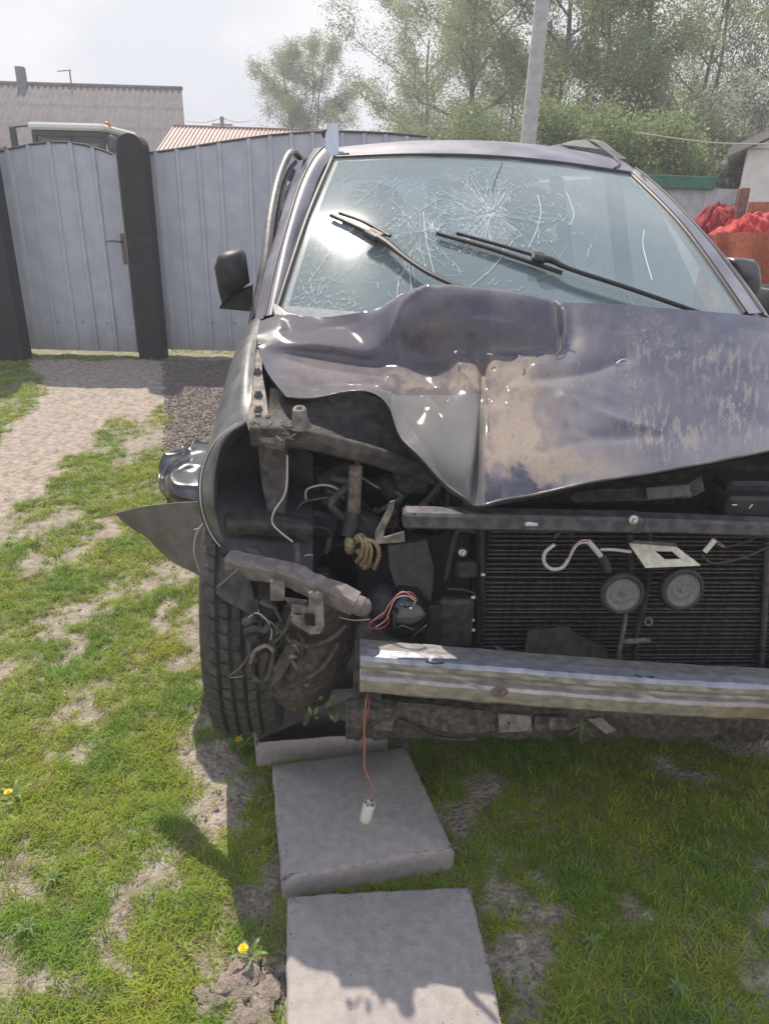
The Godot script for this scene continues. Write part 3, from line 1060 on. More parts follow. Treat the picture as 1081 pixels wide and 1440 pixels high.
func make_hood(t: Node3D) -> void:
	plan_hood()
	var ctrl := []
	for r in 8:
		var row := []
		for c in hood_px.size():
			var k: Array = hood_px[c][r]
			row.append(at_t(k[0], k[1], k[2]))
		ctrl.append(row)
	var rows := smooth_rows(ctrl, 12)
	var wr := FastNoiseLite.new()
	wr.seed = 19
	wr.frequency = 5.5
	wr.fractal_octaves = 3
	for i in rows.size():
		for j in rows[i].size():
			var p: Vector3 = rows[i][j]
			var u: float = float(j) / rows[i].size()
			var amp := .005 * exp(-pow((u - .44) / .22, 2)) * smoothstep(0.0, .5, float(i) / rows.size()) * (1.0 - .7 * smoothstep(.6, .8, float(i) / rows.size())) + .0012
			rows[i][j] = p + Vector3(.2, 1, .5) * amp * wr.get_noise_3d(p.x, p.y, p.z)
	for i in rows.size():
		for j in rows[i].size():
			var fc := float(j) / 12.0
			var fr := float(i) / 12.0
			var c0 := mini(int(fc), hood_px.size() - 2)
			var r0 := mini(int(fr), 6)
			fc -= c0
			fr -= r0
			var q := Vector2.ZERO
			for k in [[0, 0, (1 - fc) * (1 - fr)], [1, 0, fc * (1 - fr)], [0, 1, (1 - fc) * fr], [1, 1, fc * fr]]:
				var hp: Array = hood_px[c0 + k[0]][r0 + k[1]]
				q += Vector2(hp[0], hp[1]) * k[2]
			if q.x > 400 and q.x < 960:
				rows[i][j] += Vector3(0, .8, .6) * crumple(q)
	var m := StandardMaterial3D.new()
	m.resource_name = "bonnet_skin"
	var skin := hood_skin()
	m.albedo_texture = skin[0]
	m.roughness = 1.0
	m.roughness_texture = skin[1]
	m.clearcoat_enabled = true
	m.clearcoat = .8
	m.clearcoat_roughness = .07
	m.clearcoat_texture = skin[2]
	m.texture_repeat = false
	m.heightmap_enabled = false
	var st := mb()
	sheet(st, rows)
	var hood := obj("bonnet", st, m, t)
	hood.set_meta("label", "crumpled dark bonnet covered in dust, folded to a point at the front")
	# the inner frame panel under it
	st = mb()
	var under := []
	for i in range(0, rows.size(), 2):
		var row := []
		for j in range(0, rows[i].size(), 2):
			row.append(rows[i][j] - Vector3(0, .014, 0) - nose * .006)
		under.append(row)
	sheet(st, under)
	obj("inner_panel", st, M.dirty_plastic, hood)
	# hem along the front edge
	st = mb()
	var edge := []
	for j in rows[0].size():
		edge.append(rows[-1][j] - Vector3(0, .002, 0))
	tube(st, edge, .0032, 6)
	obj("folded_edge", st, M.paint_dusty, hood)
	# flakes of torn paint and metal
	st = mb()
	for k in [[783, 428, 1.975, 14, 5], [790, 436, 1.96, 6, 8], [640, 497, 1.83, 9, 4], [688, 500, 1.81, 12, 4], [731, 503, 1.80, 16, 4]]:
		var c := at_t(k[0], k[1], k[2]) + Vector3(0, .004, .003)
		box(st, c, Vector3(k[3] * .0012, .003, k[4] * .0014), Basis(Vector3(.3, 1, .2).normalized(), k[0] * .1), .001)
	obj("torn_metal", st, M.silver, hood)
	st = mb()
	tube(st, curve(path_t([[866, 511, 1.842], [873, 506, 1.852], [880, 505, 1.855], [884, 508, 1.85]]), 4), .0022, 6, .5)
	obj("tear", st, M.silver, hood)
	st = mb()
	tube(st, curve(path_t([[786, 428, 1.992], [788, 446, 1.957], [789, 468, 1.916], [789, 488, 1.873], [782, 500, 1.845]]), 5), .0022, 6, .6)
	obj("crease", st, M.rubber_seal, hood)

func glass_at(u: float, v: float) -> Vector3:      # the windscreen, u from left to right, v from its foot up
	var n: int = glass_rows.size() - 1
	var m: int = glass_rows[0].size() - 1
	var fi := clampf(v, 0, 1) * n
	var fj := clampf(u, 0, 1) * m
	var i := mini(int(fi), n - 1)
	var j := mini(int(fj), m - 1)
	fi -= i
	fj -= j
	var a: Vector3 = glass_rows[i][j].lerp(glass_rows[i][j + 1], fj)
	var b: Vector3 = glass_rows[i + 1][j].lerp(glass_rows[i + 1][j + 1], fj)
	return a.lerp(b, fi)

func glass_normal(u: float, v: float) -> Vector3:
	var a := glass_at(u + .01, v) - glass_at(u - .01, v)
	var b := glass_at(u, v + .01) - glass_at(u, v - .01)
	return a.cross(b).normalized()

func glass_uv(px: float, py: float) -> Vector2:    # where on the glass that sight line meets it
	var best := 1e9
	var at := Vector2.ZERO
	var d := ray(px, py).normalized()
	for i in 41:
		for j in 61:
			var p := glass_at(j / 60.0, i / 40.0) - EYE
			var off := (p - d * p.dot(d)).length() / p.length()
			if off < best:
				best = off
				at = Vector2(j / 60.0, i / 40.0)
	var step := .5
	for pass_ in 5:
		var mid := at
		for i in range(-2, 3):
			for j in range(-2, 3):
				var q := mid + Vector2(j / 60.0, i / 40.0) * step
				var p := glass_at(q.x, q.y) - EYE
				var off := (p - d * p.dot(d)).length() / p.length()
				if off < best:
					best = off
					at = q
		step *= .4
	return at

func on_glass(px: float, py: float, off: float) -> Vector3:
	var q := glass_uv(px, py)
	var p := glass_at(q.x, q.y)
	return p + (EYE - p).normalized() * off

func make_windscreen(t: Node3D) -> void:
	var low := [[388, 441, 2.22], [545, 455, 2.09], [715, 460, 2.04], [885, 455, 2.09], [1047, 442, 2.26]]
	var top := [[468, 223, 3.12], [570, 219, 3.03], [676, 221, 3.0], [782, 230, 3.04], [886, 245, 3.14]]
	var ctrl := []
	var a := path_t(low)
	var b := path_t(top)
	for k in [0.0, .5, 1.0]:
		var row := []
		for i in 5:
			row.append(a[i].lerp(b[i], k) + Vector3(0, .025, .012) * (1.0 - pow(2.0 * k - 1.0, 2)))
		ctrl.append(row)
	glass_rows = smooth_rows(ctrl, 8)
	var st := mb()
	sheet(st, glass_rows)
	var ws := obj("windscreen", st, M.glass, t)
	ws.set_meta("label", "cracked windscreen with two shattered patches")
	# dust lying on it
	var dm := StandardMaterial3D.new()
	dm.resource_name = "windscreen_dust"
	var im := Image.create(512, 256, false, Image.FORMAT_RGBA8)
	var n := FastNoiseLite.new()
	n.seed = 5
	n.frequency = .012
	n.fractal_octaves = 5
	var f := FastNoiseLite.new()
	f.seed = 6
	f.frequency = .25
	for j in 256:
		for i in 512:
			var al := .055 + .12 * n.get_noise_2d(i, j) + .06 * f.get_noise_2d(i, j * .5)
			var wiped := smoothstep(.9, 1.0, Vector2(i - 330, (j + 30) * 1.3).length() / 180.0)
			al *= .45 + .55 * wiped
			al += .10 * smoothstep(.45, .0, i / 512.0)
			im.set_pixel(i, j, Color(.72, .72, .70, clampf(al, .02, .5)))
	dm.albedo_texture = ImageTexture.create_from_image(im)
	dm.transparency = BaseMaterial3D.TRANSPARENCY_ALPHA
	dm.roughness = .9
	dm.metallic_specular = .1
	dm.texture_repeat = false
	st = mb()
	var film := []
	for i in range(0, glass_rows.size(), 2):
		var row := []
		for j in glass_rows[i].size():
			row.append(glass_rows[i][j] + Vector3(0, .0035, .002))
		film.append(row)
	sheet(st, film)
	obj("dust_film", st, dm, ws)
	# cracks: rings and rays round the two blows, and single long ones
	st = mb()
	var r := RandomNumberGenerator.new()
	r.seed = 12
	for blow in [[690, 300, .30, 260, 80], [590, 330, .22, 130, 40], [440, 425, .13, 110, 30], [540, 270, .18, 60, 20], [470, 400, .2, 60, 20], [690, 300, .05, 50, 40], [608, 322, .04, 40, 30], [655, 345, .04, 30, 20]]:
		var c := glass_uv(blow[0], blow[1])
		for k in blow[3]:          # short bits of rings
			var rad: float = blow[2] * sqrt(r.randf()) * r.randf_range(.35, 1.05)
			var a0 := r.randf() * TAU
			var cc: Vector2 = c + Vector2(r.randf_range(-.5, .5), r.randf_range(-.6, .6)) * blow[2]
			var da := r.randf_range(.08, .4) * (1.0 if r.randf() < .5 else -1.0)
			var pts := []
			for s in 6:
				var an := a0 + da * s / 5.0
				pts.append(Vector2(cc.x + cos(an) * rad * .72 + r.randf_range(-.003, .003), cc.y + sin(an) * rad + r.randf_range(-.006, .006)))
			crack(st, pts, r.randf_range(.0002, .00055))
		for k in blow[4]:          # rays
			var an := r.randf() * TAU
			var r0: float = blow[2] * r.randf_range(.05, .5)
			var r1: float = r0 + blow[2] * r.randf_range(.2, .7)
			var pts := []
			for s in 6:
				var rad := lerpf(r0, r1, s / 5.0)
				an += r.randf_range(-.07, .07)
				pts.append(Vector2(c.x + cos(an) * rad * .72, c.y + sin(an) * rad))
			crack(st, pts, r.randf_range(.0002, .00055))
	for l in [[[905, 325], [903, 345], [908, 368], [916, 395]], [[795, 270], [803, 290], [806, 305], [801, 318]], [[755, 275], [760, 300], [752, 330], [742, 350]], [[470, 262], [500, 245], [520, 232]], [[500, 290], [530, 262], [548, 248]], [[432, 400], [470, 350], [500, 318]], [[560, 320], [600, 290], [622, 280]], [[640, 420], [690, 380], [720, 340]], [[560, 395], [558, 420], [556, 440]], [[575, 380], [578, 405], [580, 425]], [[595, 300], [600, 345], [612, 392]]]:
		var pts := []
		for q in curve_2d(l):
			pts.append(glass_uv(q.x, q.y))
		crack(st, pts, .0009)
	var ck := obj("glass_cracks", st, M.crack, ws)
	ck.set_meta("kind", "stuff")
	st = mb()
	crack(st, [glass_uv(706, 228), glass_uv(702, 240), glass_uv(696, 252), glass_uv(692, 268)], .0016)
	obj("dark_crack", st, M.rubber_seal, ws)
	# rubber seal and black border
	st = mb()
	var edge := []
	for i in glass_rows.size():
		edge.append(glass_rows[i][0])
	for j in glass_rows[0].size():
		edge.append(glass_rows[-1][j])
	for i in range(glass_rows.size() - 1, -1, -1):
		edge.append(glass_rows[i][-1])
	tube(st, edge, .011, 8, 1.0)
	obj("rubber_seal", st, M.rubber_seal, ws)
	st = mb()
	for s in [0, 1]:
		var row1 := []
		var row2 := []
		for i in glass_rows.size():
			var v := float(i) / (glass_rows.size() - 1)
			var w := .035 if s == 0 else .05 - .02 * v
			row1.append(glass_at(0.0 if s == 0 else 1.0, v) + glass_normal(.5, v) * -.004)
			row2.append(glass_at(w if s == 0 else 1.0 - w, v) + glass_normal(.5, v) * -.004)
		sheet(st, [row1, row2])
	var row3 := []
	var row4 := []
	for j in 25:
		row3.append(glass_at(j / 24.0, 0.0) + glass_normal(j / 24.0, .02) * -.004)
		row4.append(glass_at(j / 24.0, .07) + glass_normal(j / 24.0, .07) * -.004)
	sheet(st, [row3, row4])
	obj("black_border", st, M.rubber_seal, ws)

func curve_2d(l: Array) -> Array:
	var v := []
	for k in l:
		v.append(Vector2(k[0], k[1]))
	return curve(v, 3)

func crack(st: SurfaceTool, pts: Array, w: float) -> void:
	st.set_smooth_group(-1)
	var p := []
	for q in pts:
		if q.x < .02 or q.x > .98 or q.y < .02 or q.y > .98:
			return
		p.append(glass_at(q.x, q.y) + Vector3(0, .003, .0015))
	for i in p.size() - 1:
		var d: Vector3 = p[i + 1] - p[i]
		if d.length() < .0005:
			continue
		var x := d.cross(Vector3(0, .89, .45)).normalized() * w
		var up := Vector3(0, .89, .45) * w * .8
		tri_out(st, p[i] - x, p[i + 1] - x, p[i + 1] + up, (p[i] + p[i + 1]) * .5 - up * 2.0)
		tri_out(st, p[i] - x, p[i + 1] + up, p[i] + up, (p[i] + p[i + 1]) * .5 - up * 2.0)
		tri_out(st, p[i] + x, p[i + 1] + x, p[i + 1] + up, (p[i] + p[i + 1]) * .5 - up * 2.0)
		tri_out(st, p[i] + x, p[i + 1] + up, p[i] + up, (p[i] + p[i + 1]) * .5 - up * 2.0)

func make_wipers(t: Node3D) -> void:
	for k in [
		[[[466, 303], [500, 318], [545, 340]], [[478, 300], [512, 312], [548, 332]], [[520, 328], [545, 342], [570, 362], [605, 385], [645, 404], [672, 420]], "wiper bent up over the shattered left of the windscreen"],
		[[[614, 328], [690, 350], [790, 384]], [[642, 328], [700, 344], [760, 362]], [[750, 362], [775, 366], [800, 378], [880, 404], [975, 437], [1000, 446]], "long wiper lying across the middle of the windscreen"]]:
		var st := mb()
		var arm := []
		for q in curve_2d(k[2]):
			arm.append(on_glass(q.x, q.y, .06))
		var rad := []
		for i in arm.size():
			rad.append(lerpf(.021, .0115, clampf(i / 6.0, 0, 1)))
		tube(st, arm, rad, 8, .6)
		var w := obj("wiper", st, M.wiper, t)
		w.set_meta("label", k[3])
		st = mb()
		bar(st, arm[0] - (arm[2] - arm[0]) * .2, arm[2], .045, .022, Vector3(0, .9, .4), .006)
		obj("wiper_joint", st, M.wiper, w)
		st = mb()
		var bl := []
		for q in curve_2d(k[0]):
			bl.append(on_glass(q.x, q.y, .03))
		tube(st, bl, .0095, 6, .7)
		obj("wiper_blade", st, M.wiper, w)
		st = mb()
		bl = []
		for q in curve_2d(k[1]):
			bl.append(on_glass(q.x, q.y, .045))
		tube(st, bl, .008, 6, .7)
		obj("wiper_bridge", st, M.wiper, w)

func make_body(t: Node3D) -> void:
	# pillars: from windscreen edge round to the door edge
	for s in [0, 1]:
		var rows := []
		for k in [[391, 441, 2.24, 376, 444, 2.22, 357, 455, 2.32], [405, 385, 2.40, 388, 385, 2.39, 369, 395, 2.48], [420, 330, 2.62, 404, 326, 2.6, 384, 338, 2.68], [441, 268, 2.9, 424, 262, 2.9, 407, 272, 2.96], [456, 234, 3.06, 441, 226, 3.08, 425, 236, 3.14], [468, 222, 3.13, 456, 209, 3.18, 442, 208, 3.26]]:
			var a := at_t(k[0], k[1], k[2])
			var b := at_t(k[3], k[4], k[5])
			var c := at_t(k[6], k[7], k[8])
			if s == 1:
				a = mirrored(a)
				b = mirrored(b)
				c = mirrored(c)
			rows.append([a, b, c])
		if s == 1:                 # the far pillar meets the glass edge as it lies
			for i in rows.size():
				var v := float(i) / (rows.size() - 1)
				var outer: Array = [[1082, 447, 2.30], [1050, 400, 2.47], [1004, 342, 2.69], [956, 290, 2.95], [926, 262, 3.1], [893, 238, 3.26]][i]
				v = [0.0, .2, .45, .72, .88, 1.0][i]
				rows[i][0] = glass_at(1.0, v)
				rows[i][2] = at_t(outer[0], outer[1], outer[2])
				rows[i][1] = rows[i][0].lerp(rows[i][2], .45) + Vector3(0, .012, .02)
		var sm := smooth_rows(rows, 6)
		var st := mb()
		sheet(st, sm, s == 1)
		var back := []
		for r in sm:
			var q := []
			for p in r:
				q.append(p - Vector3(0, .02, 0) - nose * .03)
			back.append(q)
		sheet(st, back, s == 0)
		var o := obj("windscreen_pillar", st, M.roof_paint, t)
		st = mb()
		var line := []
		for r in sm:
			line.append(r[r.size() / 2 + 1] + Vector3(0, .001, .003))
		tube(st, line, .0045, 6)
		obj("drip_strip", st, M.rubber_seal, o)
	# roof
	var ctrl := []
	for k in [[3.13, 1.607], [3.25, 1.652], [3.45, 1.692], [3.8, 1.712], [4.5, 1.715], [5.2, 1.69], [5.62, 1.63]]:
		var row := []
		for u in [-.645, -.60, -.5, -.25, .04, .3, .55, .66, .71]:
			var q: float = (u - .04) / .63
			row.append(car(u, k[1] - .045 * q * q - (.03 if q > 1.02 or q < -1.05 else 0.0), k[0] - (.13 * (1.0 - minf(q * q, 1.0)) if k[0] < 3.5 else 0.0)))
		ctrl.append(row)
	var top_row := []
	for u in [0.0, .0, .12, .31, .5, .69, .88, 1.0, 1.0]:
		top_row.append(glass_at(u, 1.0))
	for j in range(1, 8):
		ctrl[0][j] = top_row[j] + Vector3(0, .008, -.012)
	var rr := smooth_rows(ctrl, 5)
	var st2 := mb()
	sheet(st2, rr)
	var in_roof := []
	for r in rr:
		var q := []
		for p in r:
			q.append(p - Vector3(0, .03, 0))
		in_roof.append(q)
	sheet(st2, in_roof, true)
	var roof := obj("roof", st2, M.roof_paint, t)
	for s in [-1, 1]:
		st2 = mb()
		var line := []
		for r in rr:
			line.append(r[8 if s < 0 else r.size() - 9] + Vector3(0, .002, 0))
		tube(st2, line, .005, 6)
		obj("roof_groove", st2, M.rubber_seal, roof)
	# roof rails
	st2 = mb()
	plate(st2, path_t([[459, 221, 3.2], [476, 222, 3.2], [476, 173, 3.26], [463, 173, 3.26], [457, 190, 3.24]]), -nose * .1)
	var rail := obj("roof_rail", st2, M.silver, t)
	rail.set_meta("label", "pale front end of the roof rail standing up at the left")
	st2 = mb()
	tube(st2, curve([car(-.585, 1.70, 3.34), car(-.585, 1.735, 3.5), car(-.585, 1.765, 4.0), car(-.585, 1.765, 4.8), car(-.58, 1.69, 5.4)], 4), .018, 8)
	obj("rail_bar", st2, M.grey_steel, rail)
	st2 = mb()
	plate(st2, path_t([[770, 209, 3.62], [786, 203, 3.6], [804, 198, 3.58], [824, 196, 3.5], [836, 200, 3.42], [848, 210, 3.36], [866, 223, 3.30], [846, 219, 3.36], [812, 212, 3.5]]), side * .045)
	var rail2 := obj("roof_rail", st2, M.rail_grey, t)
	st2 = mb()
	tube(st2, curve([car(.62, 1.69, 3.5), car(.61, 1.72, 3.9), car(.6, 1.73, 4.6), car(.59, 1.68, 5.4)], 4), .018, 8)
	obj("rail_bar", st2, M.grey_steel, rail2)
	# wings
	for s in [0, 1]:
		var ctrl2 := []
		for k in [[368, 446, 2.30, 354, 450, 2.32, 341, 470, 2.34, 334, 500, 2.36, 334, 620, 2.36], [361, 480, 2.05, 347, 479, 2.06, 330, 502, 2.08, 318, 540, 2.1, 312, 640, 2.1], [357, 520, 1.85, 341, 517, 1.86, 318, 545, 1.88, 303, 592, 1.9, 300, 650, 1.9], [353, 560, 1.73, 334, 560, 1.74, 308, 588, 1.75, 289, 642, 1.73, 288, 690, 1.74], [349, 592, 1.64, 328, 600, 1.65, 299, 628, 1.65, 280, 688, 1.635, 286, 722, 1.63]]:
			var row := []
			for i in 5:
				var p := at_t(k[i * 3], k[i * 3 + 1], k[i * 3 + 2])
				row.append(mirrored(p) if s == 1 else p)
			ctrl2.append(row)
		var sm := smooth_rows(ctrl2, 6)
		var st := mb()
		sheet(st, sm, s == 1)
		var w := obj("front_wing", st, M.paint_dusty, t)
		if s == 0:
			w.set_meta("label", "dusty front wing torn open at its front edge")
		# its rolled front edge round the open corner
		st = mb()
		var outer := path_t([[328, 600, 1.65], [299, 626, 1.65], [281, 668, 1.64], [279, 704, 1.61], [287, 738, 1.605], [303, 766, 1.59], [328, 788, 1.56]])
		var crest := path_t([[340, 592, 1.63], [309, 616, 1.62], [290, 655, 1.61], [287, 700, 1.575], [295, 734, 1.57], [309, 760, 1.56], [331, 783, 1.54]])
		var inner := path_t([[347, 597, 1.62], [322, 612, 1.61], [307, 642, 1.60], [300, 692, 1.55], [306, 730, 1.55], [317, 757, 1.545], [333, 780, 1.53]])
		var deep := path_t([[350, 606, 1.68], [328, 622, 1.67], [313, 650, 1.66], [306, 692, 1.62], [312, 730, 1.62], [322, 755, 1.615], [336, 776, 1.60]])
		var grid := []
		for i in outer.size():
			var row := [outer[i], crest[i], inner[i], deep[i]]
			if s == 1:
				for j in 4:
					row[j] = mirrored(row[j])
			grid.append(row)
		sheet(st, smooth_rows(grid, 5), s == 1)
		obj("wing_lip", st, M.paint_dusty, w)
		for off in [.30, .62]:
			st = mb()
			var line := []
			for row in grid:
				line.append(row[0].lerp(row[1], off) + Vector3(-.002, .001, .004))
			tube(st, curve(line, 5), .0022, 6)
			obj("wing_ridge", st, M.silver if off > .5 else M.paint, w)
		# bolted flange inside the wing
		st = mb()
		var f := path_t([[362, 482, 2.03], [356, 520, 1.85], [352, 560, 1.72], [348, 596, 1.625]])
		var f2 := path_t([[370, 484, 2.03], [368, 520, 1.85], [375, 560, 1.72], [378, 590, 1.625]])
		if s == 1:
			for i in 4:
				f[i] = mirrored(f[i])
				f2[i] = mirrored(f2[i])
		var flange := []
		for i in 4:
			flange.append([f[i] - Vector3(0, .004, 0), f2[i] - Vector3(0, .004, 0), f2[i] - Vector3(0, .07, 0)])
		sheet(st, flange, s == 1, -1)
		var fl := obj("wing_flange", st, M.dusty_steel, w)
		for k in [.08, .36, .62, .8, .93]:
			var line := curve([f[0].lerp(f2[0], .5), f[1].lerp(f2[1], .5), f[2].lerp(f2[2], .5), f[3].lerp(f2[3], .5)], 20)
			st = mb()
			var p: Vector3 = line[int(k * 60)]
			lathe(st, [Vector2(.0, .009), Vector2(.006, .009), Vector2(.008, .006), Vector2(.008, .001), Vector2(.011, .0), Vector2(.011, -.004)], Transform3D(Basis(), p), 10)
			obj("bolt", st, M.grey_steel, fl)
	# tub: sides with doors, tail, floor and firewall
	var prof := [[-.76, .26], [-.82, .40], [-.85, .62], [-.85, .85], [-.825, 1.03], [-.78, 1.10]]
	for s in [-1, 1]:
		for k in [["front_door", 2.36, 3.42], ["rear_door", 3.428, 4.36], ["rear_wing", 4.368, 5.72]]:
			var rows := []
			for i in 9:
				var tt := lerpf(k[1], k[2], i / 8.0)
				var row := []
				for q in prof:
					var y: float = q[1]
					if k[0] == "rear_wing":
						var d := absf(tt - 4.72) / .43
						if d < 1.0:
							y = maxf(y, .36 + .42 * sqrt(1.0 - d * d))
					var inward := .0 if tt < 5.2 else (tt - 5.2) * .25
					row.append(car(s * (absf(q[0]) - inward), y + .02, tt))
				rows.append(row)
			var st := mb()
			sheet(st, rows, s < 0)
			var door := obj(k[0], st, M.paint, t)
			if k[0] != "rear_wing":
				st = mb()
				bar(st, car(s * .86, .93, k[2] - .22), car(s * .86, .93, k[2] - .06), .03, .028, Vector3.UP, .008)
				obj("handle", st, M.black_plastic, door)
		# glass house
		for k in [[2.62, 3.40, "side_window"], [3.46, 4.34, "side_window"], [4.42, 5.35, "side_window"]]:
			var st := mb()
			var lean := .0 if k[0] > 2.7 else .45
			sheet(st, [[car(s * .80, 1.11, k[0]), car(s * .80, 1.11, k[1])], [car(s * .655, 1.575, k[0] + lean), car(s * .655, 1.575, k[1] - (.2 if k[0] > 4.3 else 0.0))]])
			obj(k[2], st, M.dark_glass, t)
		for k in [[3.43, 3.43], [4.38, 4.38], [5.58, 5.42]]:
			var st := mb()
			bar(st, car(s * .79, 1.09, k[0]), car(s * .645, 1.61, k[1]), .07, .05, nose, .01)
			obj("side_pillar", st, M.black_plastic, t)
	var st3 := mb()
	sheet(st3, [[car(-.78, .3, 5.72), car(.78, .3, 5.72)], [car(-.86, .7, 5.74), car(.86, .7, 5.74)], [car(-.79, 1.08, 5.7), car(.79, 1.08, 5.7)]])
	obj("tailgate", st3, M.paint, t)
	st3 = mb()
	sheet(st3, [[car(-.76, 1.085, 5.69), car(.76, 1.085, 5.69)], [car(-.62, 1.6, 5.5), car(.62, 1.6, 5.5)]])
	obj("rear_window", st3, M.dark_glass, t)
	st3 = mb()
	box(st3, car(0, .31, 4.0), Vector3(1.56, .05, 3.4), frame_of(nose))
	obj("floor_pan", st3, M.dark, t)
	st3 = mb()
	box(st3, car(0, .70, 2.34), Vector3(1.5, .80, .04), frame_of(nose))
	obj("firewall", st3, M.dirty_plastic, t)
	# left door hanging out of line: its window frame stands off the pillar
	st3 = mb()
	tube(st3, curve(path_t([[356, 455, 2.40], [366, 405, 2.5], [374, 360, 2.6], [381, 300, 2.78], [393, 247, 3.0], [409, 214, 3.15], [421, 222, 3.3]]), 6), .017, 8, .6)
	var df := obj("door_window_frame", st3, M.paint_dusty, t)
	df.set_meta("label", "window frame of the front door bent out from the pillar")
	st3 = mb()
	tube(st3, curve(path_t([[362, 452, 2.42], [375, 392, 2.55], [384, 340, 2.68], [394, 282, 2.88], [404, 244, 3.06], [416, 228, 3.2]]), 6), .008, 8)
	obj("rubber_strip", st3, M.rubber_seal, df)
	st3 = mb()
	plate(st3, path_t([[352, 452, 2.5], [362, 455, 2.5], [384, 360, 2.68], [398, 290, 2.9], [416, 240, 3.2], [408, 232, 3.2], [390, 270, 3.0], [376, 340, 2.7]]), -nose * .006)
	obj("door_glass", st3, M.dark_glass, df)
	# cowl below the glass and the pale corner trim
	st3 = mb()
	sheet(st3, [path_t([[388, 443, 2.2], [545, 457, 2.07], [715, 464, 2.02], [885, 458, 2.07], [1049, 445, 2.24]]), path_t([[376, 470, 2.24], [545, 492, 2.08], [715, 496, 2.03], [885, 492, 2.08], [1049, 476, 2.24]])])
	obj("cowl", st3, M.dirty_plastic, t)
	st3 = mb()
	plate(st3, path_t([[384, 426, 2.21], [392, 430, 2.2], [402, 439, 2.17], [428, 445, 2.12], [402, 445, 2.15], [386, 441, 2.18]]), Vector3(0, -.012, 0))
	obj("corner_trim", st3, M.white_plastic, t)
	# mirrors
	for s in [0, 1]:
		var st := mb()
		var face := path_t([[301, 376, 2.5], [306, 359, 2.5], [318, 354, 2.5], [338, 352, 2.5], [342, 358, 2.5], [348, 400, 2.5], [338, 408, 2.5], [322, 414, 2.5], [307, 409, 2.5]])
		var foot := path_t([[307, 408, 2.52], [322, 414, 2.52], [338, 408, 2.52], [352, 402, 2.54], [352, 438, 2.54], [308, 434, 2.52], [312, 426, 2.52]])
		if s == 1:
			face = path_t([[1026, 368, 2.6], [1030, 363, 2.6], [1060, 365, 2.6], [1066, 372, 2.6], [1069, 400, 2.6], [1064, 418, 2.6], [1050, 420, 2.6], [1036, 404, 2.6]])
			foot = path_t([[1040, 408, 2.56], [1064, 416, 2.6], [1062, 432, 2.58], [1050, 430, 2.55]])
		mirror_shell(st, face)
		var mi := obj("door_mirror", st, M.black_plastic if s == 0 else M.paint, t)
		st = mb()
		plate(st, foot, -nose * .07)
		obj("mirror_foot", st, M.black_plastic, mi)
	# inside
	st3 = mb()
	sheet(st3, smooth_rows([[car(-.72, 1.06, 2.28), car(0, 1.07, 2.22), car(.72, 1.06, 2.28)], [car(-.72, 1.07, 2.6), car(0, 1.09, 2.6), car(.72, 1.07, 2.6)], [car(-.72, .95, 2.78), car(0, .97, 2.78), car(.72, .95, 2.78)], [car(-.72, .6, 2.8), car(0, .6, 2.8), car(.72, .6, 2.8)]], 5))
	obj("dashboard", st3, M.dirty_plastic, t)
	for s in [-1, 1]:
		st3 = mb()
		blob(st3, car(s * .37, 1.0, 3.55), Vector3(.24, .36, .09), Basis(Vector3.RIGHT, -.2), .05, 3)
		blob(st3, car(s * .37, .66, 3.3), Vector3(.25, .1, .27), Basis(), .04, 4)
		var seat := obj("front_seat", st3, M.seat_cloth, t)
		st3 = mb()
		blob(st3, car(s * .37, 1.43, 3.66), Vector3(.14, .1, .06), Basis(), .05, 5)
		obj("headrest", st3, M.seat_cloth, seat)
	st3 = mb()
	blob(st3, car(0, .95, 4.5), Vector3(.66, .35, .1), Basis(), .05, 6)
	obj("rear_seat", st3, M.seat_cloth, t)
	st3 = mb()
	var wheel_pts := []
	for k in 25:
		var a := TAU * k / 24
		wheel_pts.append(car(.37 + cos(a) * .18, 1.05 + sin(a) * .16, 2.93 + sin(a) * .08))
	tube(st3, wheel_pts, .014, 8, 1.0, false)
	obj("steering_wheel", st3, M.black_plastic, t)
	st3 = mb()
	blob(st3, car(.02, 1.52, 3.0), Vector3(.12, .035, .02), Basis(), .05, 6)
	obj("rear_view_mirror", st3, M.black_plastic, t)

func mirror_shell(st: SurfaceTool, face: Array) -> void:
	st.set_smooth_group(0)
	var mid := Vector3.ZERO
	for p in face:
		mid += p / face.size()
	var rings := []
	for k in [[.0, .035], [.55, .033], [.86, .02], [1.0, -.005], [1.0, -.06], [.92, -.09], [.0, -.1]]:
		var ring := []
		for p in face:
			ring.append(mid + (p - mid) * k[0] + nose * k[1])
		rings.append(ring)
	for i in rings.size() - 1:
		for j in face.size():
			var n := (j + 1) % face.size()
			quad_out(st, rings[i][j], rings[i][n], rings[i + 1][n], rings[i + 1][j], mid - nose * .03)

